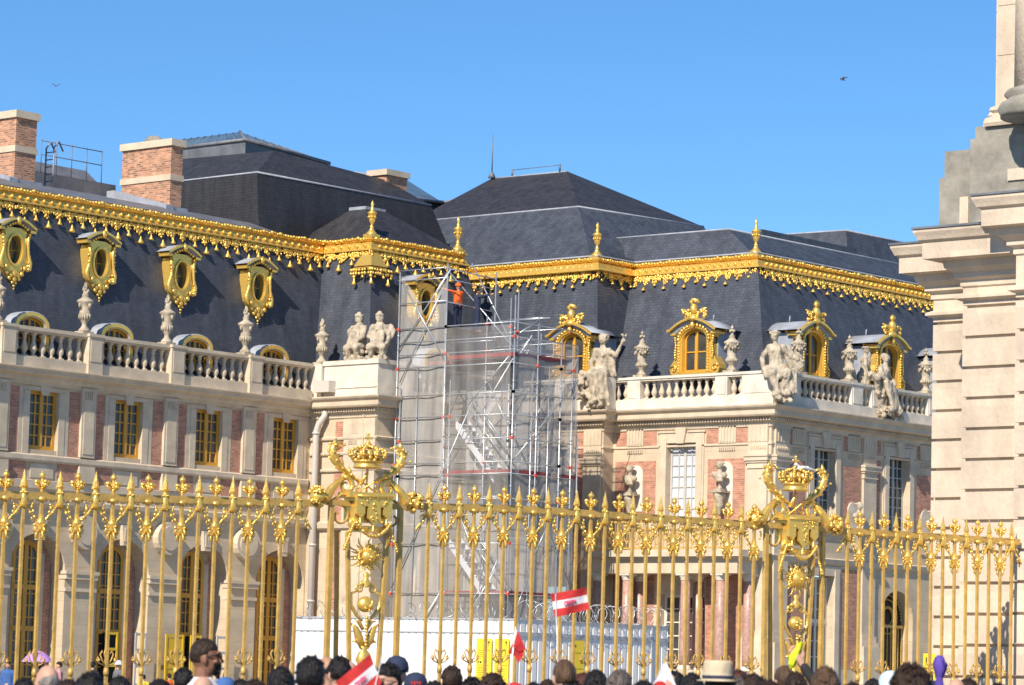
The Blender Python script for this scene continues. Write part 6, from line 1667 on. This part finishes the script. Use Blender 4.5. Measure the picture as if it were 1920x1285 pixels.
# visitors in the courtyard beyond the fence
ZC = .3
CY = [(66.3,77.1,1.90,'short','k','blue','distant visitor in blue with black hair, at the far left beyond the fence',None),
 (67.3,75.9,1.93,'short','n','pink','distant visitor with dark hair just right of the purple parasol',None),
 (68.5,74.5,2.02,None,'k','grey','distant visitor in a white sun hat, before the open glazed door',sunhat('white')),
 (67.0,74.0,1.95,'short','k','black','distant visitor in black, left of the one in the white sun hat',None),
 (69.0,73.9,1.60,'short','k','yellow','distant visitor in a yellow shirt, left of the open yellow door leaf',None),
 (69.5,73.3,1.66,'short','n','orange','distant visitor in an orange shirt, below the open yellow door leaf',None),
 (65.4,77.4,1.84,'long','k','purple','distant visitor in purple at the left edge beside the blue one',None),
 (71.0,72.2,1.58,'short','n','white','distant visitor in white beyond the fence, near the bearded man',None)]
for i, (x, y, zt, hk, hc, top, lab, ex) in enumerate(CY):
    random.seed(300+i); person(x, y, zt, ru(0,6.28), hk, hc, 'l', top, lab, 'stand', ex, zg=ZC, s=((zt-ZC)/1.8 if hk is None else None)).__setitem__('group', 'visitors in the courtyard')
px_, py_, pz_ = 70.2, 80.2, 2.28
person(px_+.1, py_-.1, 1.88, AW, 'long', 'k', 'l', 'pink', 'distant visitor standing under the purple parasol', 'hold', zg=ZC)['group'] = 'visitors in the courtyard'
para = thing('parasol', 'open light purple parasol in the courtyard at lower left', 'umbrella', (px_, py_, 1.1)); op_ = (px_, py_, 1.1)
m = MB(); n = 8; vs = [(px_, py_, pz_)]; fs = []
for j in range(1, 5):
    for k in range(n*3):
        a = 2*pi*k/(n*3); sc_ = 1-.05*abs(sin(a*n/2)); r = .52*j/4*(sc_); vs.append((px_+r*cos(a), py_+r*sin(a), pz_-.36*(j/4)**1.9 - .02*abs(sin(a*n/2))*j/4))
N3 = n*3
fs = [(0, 1+k, 1+(k+1)%N3) for k in range(N3)] + [(1+(j-1)*N3+k, 1+j*N3+k, 1+j*N3+(k+1)%N3, 1+(j-1)*N3+(k+1)%N3) for j in range(1, 4) for k in range(N3)]
m.add(vs, fs, True); m.build('canopy', mat('cloth_lilac', (.50,.27,.66), .7, var=.1, vscale=4), para, op_)
m = MB(); m.tube([(px_,py_,1.2),(px_,py_,pz_+.05)], .01, 6); m.build('shaft', STEEL, para, op_)
# scaffold worker
wk = person(94.35, 84.0, 17.05, AW+.6, None, 'k', 't', 'orange', 'scaffold worker in orange jacket and helmet, near the top of the scaffold tower', 'reach', None, 'navy', zg=15.36, s=1.0)
hm = MB(); hm.lathe([(.135,1.68),(.125,1.69),(.115,1.72),(.10,1.77),(.06,1.805),(0,1.815)], (0,0,0), 14, sy=1.15); hm.build('helmet', CL['orange'], wk); wk['group'] = 'site workers'
wk2 = person(94.6, 83.2, 16.6, AW-1.2, 'short', 'k', 't', 'navy', 'dark blue figure standing for the shadow of the scaffold worker in orange', 'reach', None, 'navy', zg=15.2, s=.98); wk2['group'] = 'site workers'  # extra figure, its dark blue stands in for the worker's cast shadow
# depth of field of the long lens
cd.dof.use_dof = True; cd.dof.focus_distance = 80; cd.dof.aperture_fstop = 5.6
